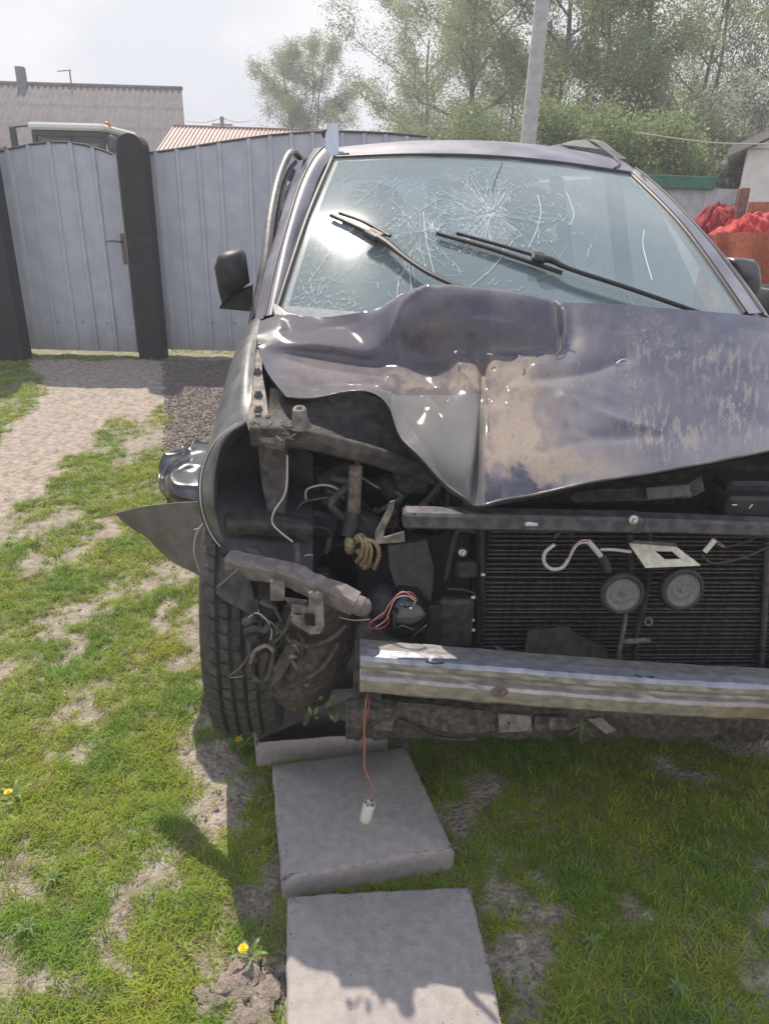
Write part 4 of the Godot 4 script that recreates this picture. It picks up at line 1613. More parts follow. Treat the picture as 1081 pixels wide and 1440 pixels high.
# ---------------------------------------------------------------- wheels
func make_wheel(t: Node3D, p: Vector3, sgn: float, turn: float, detailed: bool) -> void:
	var slim := Basis().scaled(Vector3(1, .80, 1))
	var out := (side * sgn).rotated(Vector3.UP, turn)
	var xf := axle(p, out) * Transform3D(slim, Vector3.ZERO)
	var w := Node3D.new()
	w.name = numbered("wheel", t)
	t.add_child(w, true)
	var st := mb()
	var R := .36
	var prof := []
	# carcass with four grooves round it
	for k in [[.235, -.085], [.25, -.102], [.29, -.116], [.325, -.112], [.345, -.103], [.352, -.088]]:
		prof.append(Vector2(k[0], k[1]))
	for g in [-.055, -.018, .018, .055]:
		for k in [[.3535, -.0055], [.3445, -.004], [.3445, .004], [.3535, .0055]]:
			prof.append(Vector2(k[0], g + k[1]))
	for k in [[.352, .088], [.345, .103], [.325, .112], [.29, .116], [.25, .102], [.235, .085]]:
		prof.append(Vector2(k[0], k[1]))
	prof.reverse()
	lathe(st, prof, xf, 72)
	var ty := obj("tyre", st, M.rubber, w)
	if detailed:
		ty.set_meta("label", "worn front tyre with dusty tread")
		st = mb()
		st.set_smooth_group(-1)
		for band in [[-.097, -.062, 62, .25], [-.048, -.025, 62, .12], [.025, .048, 62, -.12], [.062, .097, 62, -.25], [-.011, .011, 31, 0.0]]:
			for k in band[2]:
				var c := []
				for e in [[0, .06], [0, .86], [1, .86], [1, .06]]:
					var a: float = TAU * (k + e[1] + (band[3] * 1.6 * e[0])) / band[2]
					for rr in [.349, R]:
						var drop := .010 * smoothstep(.07, .1, absf(band[e[0]]))
						c.append(xf * Vector3((rr - drop) * cos(a), band[e[0]], (rr - drop) * sin(a)))
				var mid := Vector3.ZERO
				for q in c:
					mid += q / 8.0
				quad_out(st, c[1], c[3], c[5], c[7], mid)
				for q in [[0, 1, 3, 2], [2, 3, 5, 4], [4, 5, 7, 6], [6, 7, 1, 0]]:
					quad_out(st, c[q[0]], c[q[1]], c[q[2]], c[q[3]], mid)
		obj("tread", st, M.rubber, w)
	st = mb()
	lathe(st, [Vector2(.0, .05), Vector2(.05, .055), Vector2(.12, .05), Vector2(.19, .06), Vector2(.225, .085), Vector2(.236, .092), Vector2(.24, .085), Vector2(.22, .0), Vector2(.22, -.09), Vector2(.2, -.09), Vector2(.19, .0), Vector2(.0, .0)], xf, 36)
	obj("rim", st, M.engine_metal, w)

# ---------------------------------------------------------------- the open front end
func part(called: String, st: SurfaceTool, m: Material, t: Node, label := "") -> MeshInstance3D:
	var o := obj(called, st, m, t)
	if label:
		o.set_meta("label", label)
	return o

func tubed(called: String, list: Array, r, m: Material, t: Node, n := 6, flat := 1.0) -> MeshInstance3D:
	var st := mb()
	tube(st, curve(path_t(list), n), r, 8, flat)
	return obj(called, st, m, t)

func plated(called: String, list: Array, deep: float, m: Material, t: Node) -> MeshInstance3D:
	var st := mb()
	plate(st, path_t(list), -nose * deep)
	return obj(called, st, m, t)

func bolt(p: Vector3, r: float, m: Material, t: Node, washer := true) -> void:
	var st := mb()
	var xf := axle(p, nose + Vector3.UP * .2)
	if washer:
		lathe(st, [Vector2(0, .004), Vector2(r * .9, .004), Vector2(r * 1.0, .002), Vector2(r, -.004)], xf, 16)
	lathe(st, [Vector2(0, .011), Vector2(r * .42, .011), Vector2(r * .52, .009), Vector2(r * .52, .003)], xf, 6, -1)
	obj("bolt", st, m, t)

func make_front(t: Node3D) -> void:
	var st := mb()
	# bumper beam: a pressed profile swept along a slight bow
	var line := curve(path_t([[506, 953, 1.290], [600, 961, 1.268], [700, 969, 1.253], [850, 981, 1.247], [1000, 990, 1.252], [1081, 993, 1.262], [1200, 1000, 1.295], [1300, 1003, 1.34]]), 8)
	var prof := [[.046, .075], [.052, .03], [.050, .010], [.043, .0], [.030, .0], [.025, .004], [.020, .014], [.012, .017], [.005, .016], [.0, .007], [-.006, .001], [-.034, .0], [-.042, .006], [-.050, .022], [-.052, .07]]
	var dents := FastNoiseLite.new()
	dents.seed = 2
	dents.frequency = 9.0
	var rows := []
	for q in prof:
		var r := []
		for p in line:
			r.append(p + Vector3.UP * (q[0] + .0016 * dents.get_noise_2d(p.x, q[0] * 6.0)) - nose * (q[1] + .0035 * dents.get_noise_2d(p.x * 1.3 + 5, q[0] * 8.0)))
		rows.append(r)
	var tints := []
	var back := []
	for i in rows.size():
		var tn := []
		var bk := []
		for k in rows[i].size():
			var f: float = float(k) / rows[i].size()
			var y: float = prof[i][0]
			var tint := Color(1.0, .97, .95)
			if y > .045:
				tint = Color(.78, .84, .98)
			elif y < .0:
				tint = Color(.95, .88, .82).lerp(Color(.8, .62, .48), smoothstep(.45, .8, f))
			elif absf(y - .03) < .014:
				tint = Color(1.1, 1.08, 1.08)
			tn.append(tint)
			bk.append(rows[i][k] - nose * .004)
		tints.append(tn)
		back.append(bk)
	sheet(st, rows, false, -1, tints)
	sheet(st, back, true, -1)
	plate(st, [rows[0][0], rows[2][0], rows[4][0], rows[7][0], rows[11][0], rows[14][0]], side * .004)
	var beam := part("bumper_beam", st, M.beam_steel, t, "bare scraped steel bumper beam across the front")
	st = mb()
	var slot := []
	for k in 17:
		var a := TAU * k / 16
		slot.append(at_t(702 + cos(a) * 11, 973 + sin(a) * 6, 1.247))
	tube(st, slot, .0024, 6, 1.0, false)
	plate(st, slot.slice(0, 16), -nose * .002)
	part("slot", st, M.rust, beam)
	for k in [[800, 945], [945, 955], [905, 950], [610, 930]]:
		st = mb()
		tube(st, curve(path_t([[k[0] - 12, k[1], 1.262], [k[0], k[1] + 3, 1.26], [k[0] + 14, k[1] + 2, 1.262]]), 4), .0035, 6, .4)
		part("tar_streak", st, M.dirty_plastic, beam)
	# upper crossmember
	st = mb()
	bar(st, at_t(566, 727, 1.44), at_t(900, 734, 1.43), .05, .037, Vector3.UP, .006)
	bar(st, at_t(896, 734, 1.434), at_t(1300, 748, 1.45), .046, .034, Vector3.UP, .006)
	var cm := part("upper_crossmember", st, M.grey_steel, t, "grey crossmember above the radiator")
	bolt(at_t(890, 731, 1.402), .011, M.bright_steel, cm)
	bolt(at_t(582, 722, 1.41), .005, M.dark, cm, false)
	st = mb()
	plate(st, path_t([[735, 736, 1.412], [742, 734, 1.412], [756, 735, 1.412], [756, 740, 1.405], [738, 740, 1.405]]), Vector3(0, .003, 0))
	part("clip", st, M.bright_steel, cm)
	st = mb()
	plate(st, path_t([[527, 750, 1.43], [531, 742, 1.43], [545, 716, 1.43], [548, 706, 1.43], [555, 704, 1.43], [553, 718, 1.43], [541, 744, 1.43], [539, 756, 1.43], [568, 748, 1.43], [569, 762, 1.43], [527, 765, 1.43]]), -nose * .004)
	part("bracket", st, M.dusty_steel, cm)
	# crumpled panels under the beam
	st = mb()
	var un := FastNoiseLite.new()
	un.seed = 41
	un.frequency = 7.0
	un.fractal_octaves = 3
	var ur := []
	for q in [[984, 1.36, 0.0], [996, 1.335, .3], [1008, 1.33, .6], [1020, 1.34, .8], [1033, 1.37, 1.0], [1040, 1.44, 1.0], [1036, 1.56, .4]]:
		var row := []
		for k in 91:
			var x := 486.0 + k * 8.2
			var p := at_t(x, q[0] + x * .006 - 4.0 + q[2] * 7.0 * un.get_noise_2d(x * .006, 3), q[1])
			row.append(p + nose * .022 * un.get_noise_2d(p.x, p.y * 2.0) + Vector3.UP * .006 * un.get_noise_2d(p.x * 2.0, p.y + 9))
		ur.append(row)
	sheet(st, ur, false, -1)
	var low := part("undershield", st, M.under_dirt, t, "torn dirty panels hanging under the bumper beam")
	plated("torn_panel", [[560, 988, 1.335], [600, 990, 1.32], [690, 1001, 1.32], [696, 1028, 1.315], [640, 1032, 1.31], [600, 1022, 1.315], [575, 1012, 1.325], [548, 1010, 1.335]], .006, M.under_dirt, low)
	plated("bracket_plate", [[700, 1004, 1.315], [746, 1007, 1.315], [748, 1028, 1.31], [702, 1030, 1.31]], .004, M.dusty_steel, low)
	bolt(at_t(714, 1015, 1.308), .004, M.dark, low, false)
	plated("bracket_plate", [[752, 1008, 1.32], [798, 1010, 1.32], [802, 1026, 1.315], [750, 1028, 1.315]], .005, M.under_dirt, low)
	plated("bracket_plate", [[772, 1010, 1.312], [780, 1010, 1.312], [780, 1025, 1.31], [772, 1024, 1.31]], .004, M.rust, low)
	plated("bracket_plate", [[826, 1012, 1.32], [846, 1010, 1.32], [866, 1028, 1.31], [852, 1032, 1.31]], .005, M.dusty_steel, low)
	plated("torn_panel", [[484, 1000, 1.37], [520, 998, 1.35], [556, 1006, 1.34], [550, 1028, 1.335], [500, 1022, 1.35]], .006, M.rust, low)
	tubed("torn_edge", [[560, 1012, 1.325], [582, 1022, 1.31], [604, 1034, 1.31], [640, 1040, 1.31], [668, 1038, 1.315]], .005, M.dirty_plastic, low)
	# radiator with its condenser fins
	st = mb()
	var a0 := at_t(682, 850, 1.52)
	var mid := car(.27, .57, 1.56)
	box(st, mid, Vector3(.9, .46, .05), frame_of(nose))
	var rad := part("radiator", st, M.dark, t, "dark radiator with thin horizontal fins behind the horns")
	var fin_mesh: Mesh
	var r0 := RandomNumberGenerator.new()
	r0.seed = 4
	for k in 36:
		var y := .352 + k * .0123
		var o: MeshInstance3D
		if k == 0:
			st = mb()
			box(st, Vector3.ZERO, Vector3(.87, .0042, .016), Basis(), .001)
			o = obj("condenser_fin", st, M.fin, rad)
			fin_mesh = o.mesh
		else:
			o = MeshInstance3D.new()
			o.mesh = fin_mesh
			o.material_override = [M.fin, M.fin_dusty, M.fin][k % 3]
			o.name = numbered("condenser_fin", rad)
			rad.add_child(o, true)
		o.transform = Transform3D(frame_of(nose) * Basis(Vector3.RIGHT, -.25 + r0.randf_range(-.2, .2)) * Basis(Vector3.BACK, r0.randf_range(-.0016, .0016)), car(.28, y + r0.randf_range(-.0012, .0012), 1.525 + r0.randf_range(-.002, .002)))
	tubed("side_tank", [[677, 742, 1.50], [677, 840, 1.51], [676, 932, 1.51]], .009, M.black_plastic, rad)
	tubed("side_tank", [[1078, 760, 1.50], [1074, 860, 1.51], [1068, 960, 1.51]], .008, M.engine_metal, rad)
	tubed("cooling_pipe", [[668, 748, 1.48], [648, 745, 1.48], [638, 760, 1.48], [630, 800, 1.48], [627, 815, 1.48]], .007, M.black_plastic, rad)
	tubed("cooling_pipe", [[628, 828, 1.47], [655, 830, 1.47], [668, 838, 1.47], [672, 858, 1.48], [670, 930, 1.48]], .004, M.black_plastic, rad)
	st = mb()
	for k in [[640, 874, 1.46, 56, 90], [655, 800, 1.50, 36, 30]]:
		box(st, at_t(k[0], k[1], k[2]), Vector3(k[3] * .00142, k[4] * .00142, .03), frame_of(nose), .008)
	part("shroud", st, M.dirty_plastic, rad)
	plated("shroud_panel", [[600, 852, 1.45], [634, 850, 1.45], [632, 912, 1.45], [598, 908, 1.45]], .02, M.black_plastic, rad)
	bolt(at_t(650, 777, 1.475), .010, M.bright_steel, rad)
	bolt(at_t(620, 911, 1.43), .006, M.bright_steel, rad)
	for k in [[665, 840], [664, 872], [665, 886], [679, 808]]:
		st = mb()
		box(st, at_t(k[0], k[1], 1.455), Vector3(.006, .009, .006), frame_of(nose) * Basis(Vector3.BACK, k[1] * .2), .001)
		part("clip", st, M.white_plastic, rad)
	plated("torn_shroud", [[738, 912, 1.45], [742, 886, 1.47], [760, 884, 1.47], [800, 882, 1.475], [806, 890, 1.47], [850, 912, 1.46], [872, 950, 1.44], [738, 944, 1.43]], .01, M.dirty_plastic, rad)
	plated("torn_shroud", [[696, 910, 1.46], [704, 912, 1.46], [722, 924, 1.45], [748, 918, 1.45], [742, 930, 1.44], [716, 930, 1.44]], .006, M.dusty_plastic, rad)
	# latch support in the middle with the pair of horns
	tubed("latch_strut", [[912, 745, 1.46], [912, 800, 1.46], [905, 850, 1.455], [894, 890, 1.45], [890, 950, 1.45]], .010, M.dirty_plastic, t, 6, .7)
	tubed("latch_strut", [[885, 750, 1.46], [886, 800, 1.46], [888, 830, 1.46]], .008, M.dirty_plastic, t)
	tubed("horn_stay", [[880, 858, 1.42], [877, 880, 1.42], [872, 905, 1.415], [869, 920, 1.415]], .008, M.rust, t, 4, .6)
	tubed("horn_stay", [[872, 902, 1.415], [895, 901, 1.41], [913, 900, 1.41]], .008, M.rust, t, 4, .8)
	st = mb()
	blob(st, at_t(868, 936, 1.42), Vector3(.012, .028, .012), Basis(), .3, 4)
	part("cable_plug", st, M.dusty_plastic, t)
	st = mb()
	var ringp := []
	for k in 13:
		ringp.append(at_t(911 + cos(TAU * k / 12) * 5, 874 + sin(TAU * k / 12) * 5, 1.43))
	tube(st, ringp, .003, 6, 1.0, false)
	part("eyelet", st, M.dusty_steel, t)
	for k in [[873, 833, 1.395, .049, -.10], [956, 827, 1.40, .051, .06]]:
		var dir := (nose + Vector3(k[4], .16, 0)).normalized()
		var xf := axle(at_t(k[0], k[1], k[2]), dir)
		var R: float = k[3]
		st = mb()
		lathe(st, [Vector2(R * .74, .012), Vector2(R * .80, .016), Vector2(R * .93, .016), Vector2(R, .009), Vector2(R, -.004), Vector2(R * .9, -.012), Vector2(R * .7, -.022), Vector2(R * .3, -.045), Vector2(0, -.045)], xf, 40)
		var horn := part("horn", st, M.black_plastic, t)
		st = mb()
		lathe(st, [Vector2(0, .010), Vector2(R * .12, .009), Vector2(R * .24, .007), Vector2(R * .28, .009), Vector2(R * .46, .009), Vector2(R * .5, .007), Vector2(R * .7, .010), Vector2(R * .76, .014)], xf, 40)
		part("membrane", st, M.horn_face, horn)
		st = mb()
		lathe(st, [Vector2(0, .016), Vector2(.004, .016), Vector2(.006, .014), Vector2(.006, .008)], xf, 6, -1)
		part("centre_nut", st, M.dusty_steel, horn)
	# cream bracket plate with a square hole
	var pl := [[884, 764, 1.44], [951, 769, 1.43], [984, 794, 1.395], [907, 797, 1.385]]
	var c0 := at_t(884, 764, 1.44)
	var c1 := at_t(951, 769, 1.43)
	var c2 := at_t(984, 794, 1.395)
	var c3 := at_t(907, 797, 1.385)
	st = mb()
	var fr := []
	for k in [[0, 0], [1, 0], [1, 1], [0, 1]]:
		fr.append(c0.lerp(c1, k[0]).lerp(c3.lerp(c2, k[0]), k[1]))
	var hole := []
	for k in [[.42, .25], [.80, .22], [.80, .68], [.46, .70]]:
		hole.append(c0.lerp(c1, k[0]).lerp(c3.lerp(c2, k[0]), k[1]))
	for i in 4:
		plate(st, [fr[i], fr[(i + 1) % 4], hole[(i + 1) % 4], hole[i]], Vector3(0, -.003, 0))
	var cp := part("horn_plate", st, M.cream_plate, t, "cream metal plate with a square hole above the horns")
	plated("bent_tab", [[884, 764, 1.442], [893, 760, 1.45], [950, 764, 1.44], [951, 769, 1.432]], .002, M.dusty_steel, cp)
	# wires round the horns
	tubed("horn_wire", [[805, 752, 1.43], [790, 747, 1.42], [778, 757, 1.41]], .004, M.wire_black, t)
	tubed("horn_wire", [[779, 766, 1.41], [766, 777, 1.40], [765, 791, 1.40], [775, 800, 1.40], [790, 798, 1.40], [799, 786, 1.40]], .0042, M.wire_grey, t)
	tubed("horn_wire", [[798, 788, 1.40], [806, 770, 1.40], [818, 760, 1.40], [828, 761, 1.40]], .002, M.wire_pink, t)
	tubed("horn_wire", [[800, 786, 1.395], [810, 768, 1.395], [820, 763, 1.395], [826, 764, 1.395]], .002, M.wire_grey, t)
	tubed("horn_wire", [[826, 761, 1.40], [836, 772, 1.40], [845, 783, 1.40]], .0062, M.wire_grey, t)
	tubed("cable_plug", [[844, 782, 1.40], [850, 792, 1.40], [853, 803, 1.40]], .011, M.black_plastic, t)
	tubed("horn_wire", [[843, 773, 1.42], [862, 773, 1.42], [886, 776, 1.43]], .004, M.wire_grey, t)
	tubed("cable_plug", [[990, 776, 1.40], [997, 768, 1.40], [1004, 759, 1.40]], .006, M.white_plastic, t, 2)
	tubed("horn_wire", [[1003, 760, 1.40], [1010, 766, 1.40], [1018, 770, 1.40], [1012, 764, 1.40], [1002, 757, 1.40]], .0012, M.wire_copper, t)
	tubed("horn_wire", [[985, 780, 1.42], [1000, 792, 1.41], [1020, 790, 1.41], [1050, 782, 1.42], [1081, 768, 1.43], [1120, 755, 1.44]], .0035, M.wire_black, t)
	tubed("horn_wire", [[1018, 770, 1.43], [1040, 764, 1.44], [1060, 756, 1.45]], .003, M.wire_black, t)
	# things between bonnet and crossmember
	st = mb()
	box(st, at_t(1060, 705, 1.50), Vector3(.17, .05, .08), frame_of(nose), .008)
	box(st, at_t(1062, 678, 1.54), Vector3(.17, .03, .08), frame_of(nose), .008)
	part("fuse_box", st, M.black_plastic, t)
	for k in [[1032, 710], [1055, 712]]:
		st = mb()
		box(st, at_t(k[0], k[1], 1.455), Vector3(.003, .012, .003), frame_of(nose) * Basis(Vector3.BACK, k[0]), .001)
		part("scratch_mark", st, M.white_plastic, t)
	plated("latch_bracket", [[800, 700, 1.50], [812, 690, 1.52], [905, 682, 1.52], [912, 686, 1.5], [968, 680, 1.5], [986, 668, 1.52], [990, 690, 1.49], [970, 700, 1.48], [905, 704, 1.48], [808, 706, 1.49]], .03, M.engine_metal, t)
	plated("latch_bracket", [[908, 686, 1.478], [968, 682, 1.478], [972, 697, 1.47], [910, 702, 1.47]], .008, M.grey_steel, t)
	st = mb()
	box(st, car(.15, .80, 1.72), Vector3(.7, .22, .2), frame_of(nose), .02)
	box(st, car(.1, .62, 1.95), Vector3(.62, .5, .42), frame_of(nose), .03)
	box(st, car(.55, .74, 1.85), Vector3(.25, .3, .3), frame_of(nose), .03)
	part("engine", st, M.dirty_plastic, t)

	# ---- the torn corner on the left
	# inner wing, dark hollow and strut tower
	st = mb()
	sheet(st, smooth_rows([path_t([[308, 612, 1.70], [345, 600, 1.74], [385, 606, 1.76], [440, 640, 1.74]]), path_t([[300, 660, 1.67], [345, 660, 1.71], [385, 660, 1.73], [440, 680, 1.72]]), path_t([[302, 710, 1.58], [345, 712, 1.60], [385, 715, 1.61], [440, 720, 1.62]]), path_t([[312, 755, 1.53], [345, 760, 1.53], [385, 765, 1.54], [440, 770, 1.55]]), path_t([[330, 800, 1.49], [350, 805, 1.48], [385, 812, 1.48], [440, 820, 1.48]])], 4))
	part("inner_wing", st, M.black_plastic, t)
	st = mb()
	sheet(st, smooth_rows([path_t([[316, 722, 1.57], [350, 716, 1.575], [400, 722, 1.58], [440, 730, 1.58]]), path_t([[318, 738, 1.52], [350, 734, 1.52], [400, 738, 1.53], [440, 742, 1.53]]), path_t([[320, 756, 1.53], [350, 752, 1.525], [400, 756, 1.535], [440, 760, 1.54]])], 4))
	part("liner_step", st, M.dirty_plastic, t)
	plated("wing_stay", [[362, 618, 1.63], [404, 622, 1.62], [405, 690, 1.63], [400, 726, 1.58], [378, 726, 1.58], [368, 680, 1.63]], .03, M.dusty_plastic, t)
	st = mb()
	sheet(st, smooth_rows([path_t([[390, 612, 1.9], [520, 640, 1.95], [680, 700, 1.9]]), path_t([[390, 720, 2.0], [520, 740, 2.05], [680, 760, 2.0]]), path_t([[390, 900, 1.9], [520, 900, 1.9], [680, 900, 1.8]])], 4))
	part("bay_wall", st, M.dark, t)
	st = mb()
	tube(st, path_t([[440, 640, 1.85], [440, 720, 1.85]]), .10, 20)
	part("strut_tower", st, M.dirty_plastic, t)
	st = mb()
	sheet(st, smooth_rows([path_t([[380, 545, 1.80], [440, 556, 1.76], [500, 550, 1.755], [547, 572, 1.70], [575, 630, 1.60]]), path_t([[378, 575, 1.75], [440, 582, 1.75], [500, 590, 1.75], [556, 618, 1.72], [600, 660, 1.62]]), path_t([[372, 612, 1.64], [440, 622, 1.63], [510, 642, 1.655], [575, 664, 1.69], [640, 692, 1.68]])], 5))
	part("bonnet_liner", st, M.dirty_plastic, t)
	st = mb()
	sheet(st, [[car(-.70, .97, 1.68), car(-.70, .99, 1.9), car(-.72, 1.0, 2.2)], [car(-.62, .92, 1.68), car(-.60, .93, 1.9), car(-.6, .93, 2.2)], [car(-.36, .90, 1.74), car(-.36, .88, 1.9), car(-.36, .9, 2.2)]])
	part("inner_apron", st, M.black_plastic, t)
	# headlamp carrier: stud, bracket and the long dusty arm
	st = mb()
	var arm_line := curve(path_t([[352, 605, 1.595], [405, 606, 1.595], [450, 614, 1.605], [520, 632, 1.635], [575, 650, 1.675], [640, 672, 1.715]]), 6)
	var arm_rows := []
	for q in [[.0, .03], [.012, .0], [.004, -.012], [-.030, -.010], [-.040, .0], [-.034, .03]]:
		var row := []
		for i in arm_line.size():
			row.append(arm_line[i] + Vector3.UP * q[0] - nose * q[1])
		arm_rows.append(row)
	sheet(st, arm_rows)
	var arm := part("headlamp_carrier", st, M.dusty_plastic, t, "dusty headlamp carrier arm with a stud on its end")
	st = mb()
	lathe(st, [Vector2(.0, .024), Vector2(.007, .024), Vector2(.008, .032), Vector2(.013, .033), Vector2(.016, .028), Vector2(.017, .008), Vector2(.021, -.004), Vector2(.026, -.012)], Transform3D(Basis(Vector3.RIGHT, .25), at_t(422, 592, 1.58)), 20)
	part("stud", st, M.dusty_steel, arm)
	st = mb()
	plate(st, path_t([[345, 590, 1.625], [372, 586, 1.625], [402, 592, 1.615], [405, 612, 1.585], [398, 626, 1.575], [372, 622, 1.575], [352, 610, 1.595]]), Vector3(0, -.02, -.02))
	part("bracket", st, M.dusty_steel, arm)
	var r := RandomNumberGenerator.new()
	r.seed = 6
	for k in 9:
		st = mb()
		var p := at_t(r.randf_range(372, 408), r.randf_range(594, 618), 1.57)
		bar(st, p, p + Vector3(r.randf_range(-.02, .03), r.randf_range(-.01, .02), r.randf_range(.0, .012)), .006, .004)
		part("bent_tab", st, M.dusty_steel, arm)
	for k in [[377, 586], [394, 624], [356, 594]]:
		bolt(at_t(k[0], k[1], 1.57), .006, M.dusty_steel, arm)
	plated("hanger", [[500, 644, 1.645], [508, 646, 1.645], [506, 668, 1.645], [499, 668, 1.645]], .004, M.dusty_steel, arm)
	tubed("hanger", [[500, 664, 1.645], [515, 676, 1.645], [532, 686, 1.655]], .003, M.dusty_steel, arm, 3)
	for k in 40:
		var x0 := r.randf_range(400, 660)
		var y0 := r.randf_range(650, 800)
		var tt := r.randf_range(1.64, 1.78)
		var l := [[x0, y0, tt]]
		for q in 4:
			x0 += r.randf_range(-34, 40)
			y0 += r.randf_range(-8, 48)
			tt += r.randf_range(-.03, .03)
			l.append([x0, y0, tt])
		tubed("hose" if k % 3 else "loose_cable", l, r.randf_range(.005, .011) if k % 3 else .002, [M.dirty_plastic, M.black_plastic, M.engine_metal, M.dusty_plastic][k % 4], t)
	for k in 26:
		st = mb()
		box(st, at_t(r.randf_range(410, 650), r.randf_range(660, 860), r.randf_range(1.68, 1.82)), Vector3(r.randf_range(.03, .1), r.randf_range(.02, .09), .05), frame_of(nose) * Basis(Vector3.BACK, r.randf_range(-.5, .5)), .008)
		part("engine_bracket", st, [M.dirty_plastic, M.engine_metal, M.black_plastic][k % 3], t)
	# rusty pipe down to a corroded brass fitting
	tubed("filler_pipe", [[500, 655, 1.62], [499, 690, 1.61], [497, 724, 1.60]], .0165, M.rust, t)
	tubed("rubber_elbow", [[497, 720, 1.60], [494, 740, 1.59], [490, 755, 1.58]], .020, M.dirty_plastic, t)
	st = mb()
	blob(st, at_t(492, 766, 1.57), Vector3(.015, .024, .016), Basis(), .2, 2)
	blob(st, at_t(506, 757, 1.555), Vector3(.013, .012, .014), Basis(), .3, 7)
	blob(st, at_t(509, 776, 1.555), Vector3(.014, .012, .014), Basis(), .3, 9)
	blob(st, at_t(514, 792, 1.56), Vector3(.017, .016, .014), Basis(), .3, 11)
	var br := part("corroded_fitting", st, M.brass, t, "corroded yellowish hose fitting")
	for k in 3:
		var x := 503 + k * 6
		tubed("coil", [[x, 752 + k * 4, 1.545], [x + 7, 764 + k * 4, 1.535], [x + 5, 780 + k * 4, 1.54], [x - 2, 790 + k * 4, 1.55]], .0045, M.brass, br)
	tubed("coil", [[512, 758, 1.545], [528, 764, 1.54], [533, 780, 1.54], [526, 800, 1.545]], .006, M.brass, br)
	# pump block with its pipes
	st = mb()
	box(st, at_t(455, 733, 1.68), Vector3(.082, .072, .08), frame_of(nose) * Basis(Vector3.BACK, -.25), .01)
	var ab := part("pump_block", st, M.black_plastic, t)
	tubed("brake_pipe", [[430, 702, 1.66], [432, 688, 1.66], [455, 682, 1.66], [475, 688, 1.66], [482, 700, 1.66]], .003, M.wire_grey, ab)
	tubed("brake_pipe", [[411, 752, 1.62], [413, 730, 1.62], [424, 708, 1.63], [444, 702, 1.64], [465, 700, 1.64]], .003, M.engine_metal, ab)
	tubed("brake_pipe", [[460, 690, 1.65], [474, 698, 1.65], [474, 712, 1.65]], .003, M.engine_metal, ab)
	tubed("brake_pipe", [[404, 728, 1.6], [430, 738, 1.6], [458, 744, 1.6], [464, 752, 1.6]], .0035, M.dirty_plastic, ab)
	tubed("cable_plug", [[464, 756, 1.6], [462, 766, 1.6], [459, 777, 1.6]], .008, M.dusty_plastic, t, 2)
	tubed("loose_cable", [[404, 640, 1.60], [402, 690, 1.55], [386, 718, 1.52], [383, 735, 1.52], [394, 748, 1.51], [412, 762, 1.50]], .0022, M.wire_grey, t)
	tubed("cable_plug", [[416, 764, 1.49], [419, 780, 1.48], [418, 796, 1.47]], .009, M.dusty_plastic, t, 3)
	tubed("loose_cable", [[419, 794, 1.46], [418, 806, 1.45], [420, 812, 1.44]], .002, M.wire_grey, t)
	tubed("loose_cable", [[428, 782, 1.46], [434, 780, 1.46], [440, 781, 1.46]], .001, M.wire_grey, t)
	# bent, rusty lower arm and its hook plates
	st = mb()
	var lc := path_t([[322, 788, 1.51], [350, 797, 1.49], [384, 803, 1.46], [415, 811, 1.43], [436, 822, 1.415], [468, 834, 1.395], [500, 849, 1.378]])
	sweep(st, curve(lc, 3), [.036, .040, .042, .044, .042, .040, .043], [.046, .050, .047, .049, .052, .047], Vector3(0, 1, .25))
	rod(st, lc[5], lc[6] + (lc[6] - lc[5]) * .3, .0225, 16)
	blob(st, lc[6] + (lc[6] - lc[5]) * .3, Vector3(.021, .021, .021), Basis(), .08, 3)
	var lo := part("bent_rail", st, M.mauve_steel, t, "bent rusty bumper bracket in the torn corner")
	plated("square_tab", [[380, 818, 1.40], [400, 818, 1.40], [400, 845, 1.395], [380, 845, 1.395]], .012, M.dusty_steel, lo)
	plated("link_plate", [[400, 842, 1.3850], [432, 846, 1.3800], [432, 856, 1.3800], [408, 852, 1.3850]], .008, M.rust, lo)
	st = mb()
	var hk := path_t([[434, 834, 1.3550], [454, 834, 1.3550], [456, 880, 1.3550], [450, 891, 1.3550], [436, 892, 1.3550], [410, 876, 1.3600], [408, 868, 1.3600], [410, 852, 1.3600], [434, 856, 1.3550]])
	plate(st, hk, -nose * .01)
	var hook := part("hook_plate", st, M.dusty_steel, lo)
	st = mb()
	plate(st, path_t([[428, 863, 1.3510], [443, 864, 1.3510], [443, 881, 1.3510], [429, 879, 1.3510]]), -nose * .001)
	part("square_hole", st, M.dark, lo)
	st = mb()
	plate(st, path_t([[414, 862, 1.3535], [424, 863, 1.3535], [424, 865, 1.3535], [414, 864, 1.3535]]), -nose * .001)
	part("slit", st, M.dark, lo)
	# upper weld flange where wing, rail and liner meet
	plated("weld_flange", [[318, 770, 1.55], [332, 768, 1.53], [360, 776, 1.50], [372, 790, 1.49], [340, 784, 1.51], [326, 790, 1.53]], .01, M.rust, t)
	plated("torn_skin", [[322, 770, 1.535], [330, 772, 1.53], [329, 788, 1.53], [322, 786, 1.535]], .002, M.bright_steel, t)
	# wheel-arch liner: the flap standing out sideways and the grey piece below
	st = mb()
	var flap := []
	for k in [[[162, 722, 1.84], [200, 713, 1.80], [240, 708, 1.74], [284, 705, 1.66]], [[172, 733, 1.84], [206, 732, 1.79], [246, 735, 1.72], [287, 735, 1.645]], [[187, 744, 1.83], [216, 752, 1.78], [254, 765, 1.70], [290, 768, 1.63]], [[208, 757, 1.81], [232, 772, 1.76], [262, 788, 1.68], [292, 796, 1.62]], [[220, 770, 1.80], [242, 790, 1.74], [266, 802, 1.67], [286, 812, 1.62]]]:
		flap.append(path_t(k))
	thick_sheet(st, smooth_rows(flap, 5), -nose * .004)
	var fl := part("arch_liner", st, M.liner, t, "brown wheel-arch liner sticking out sideways from the wing")
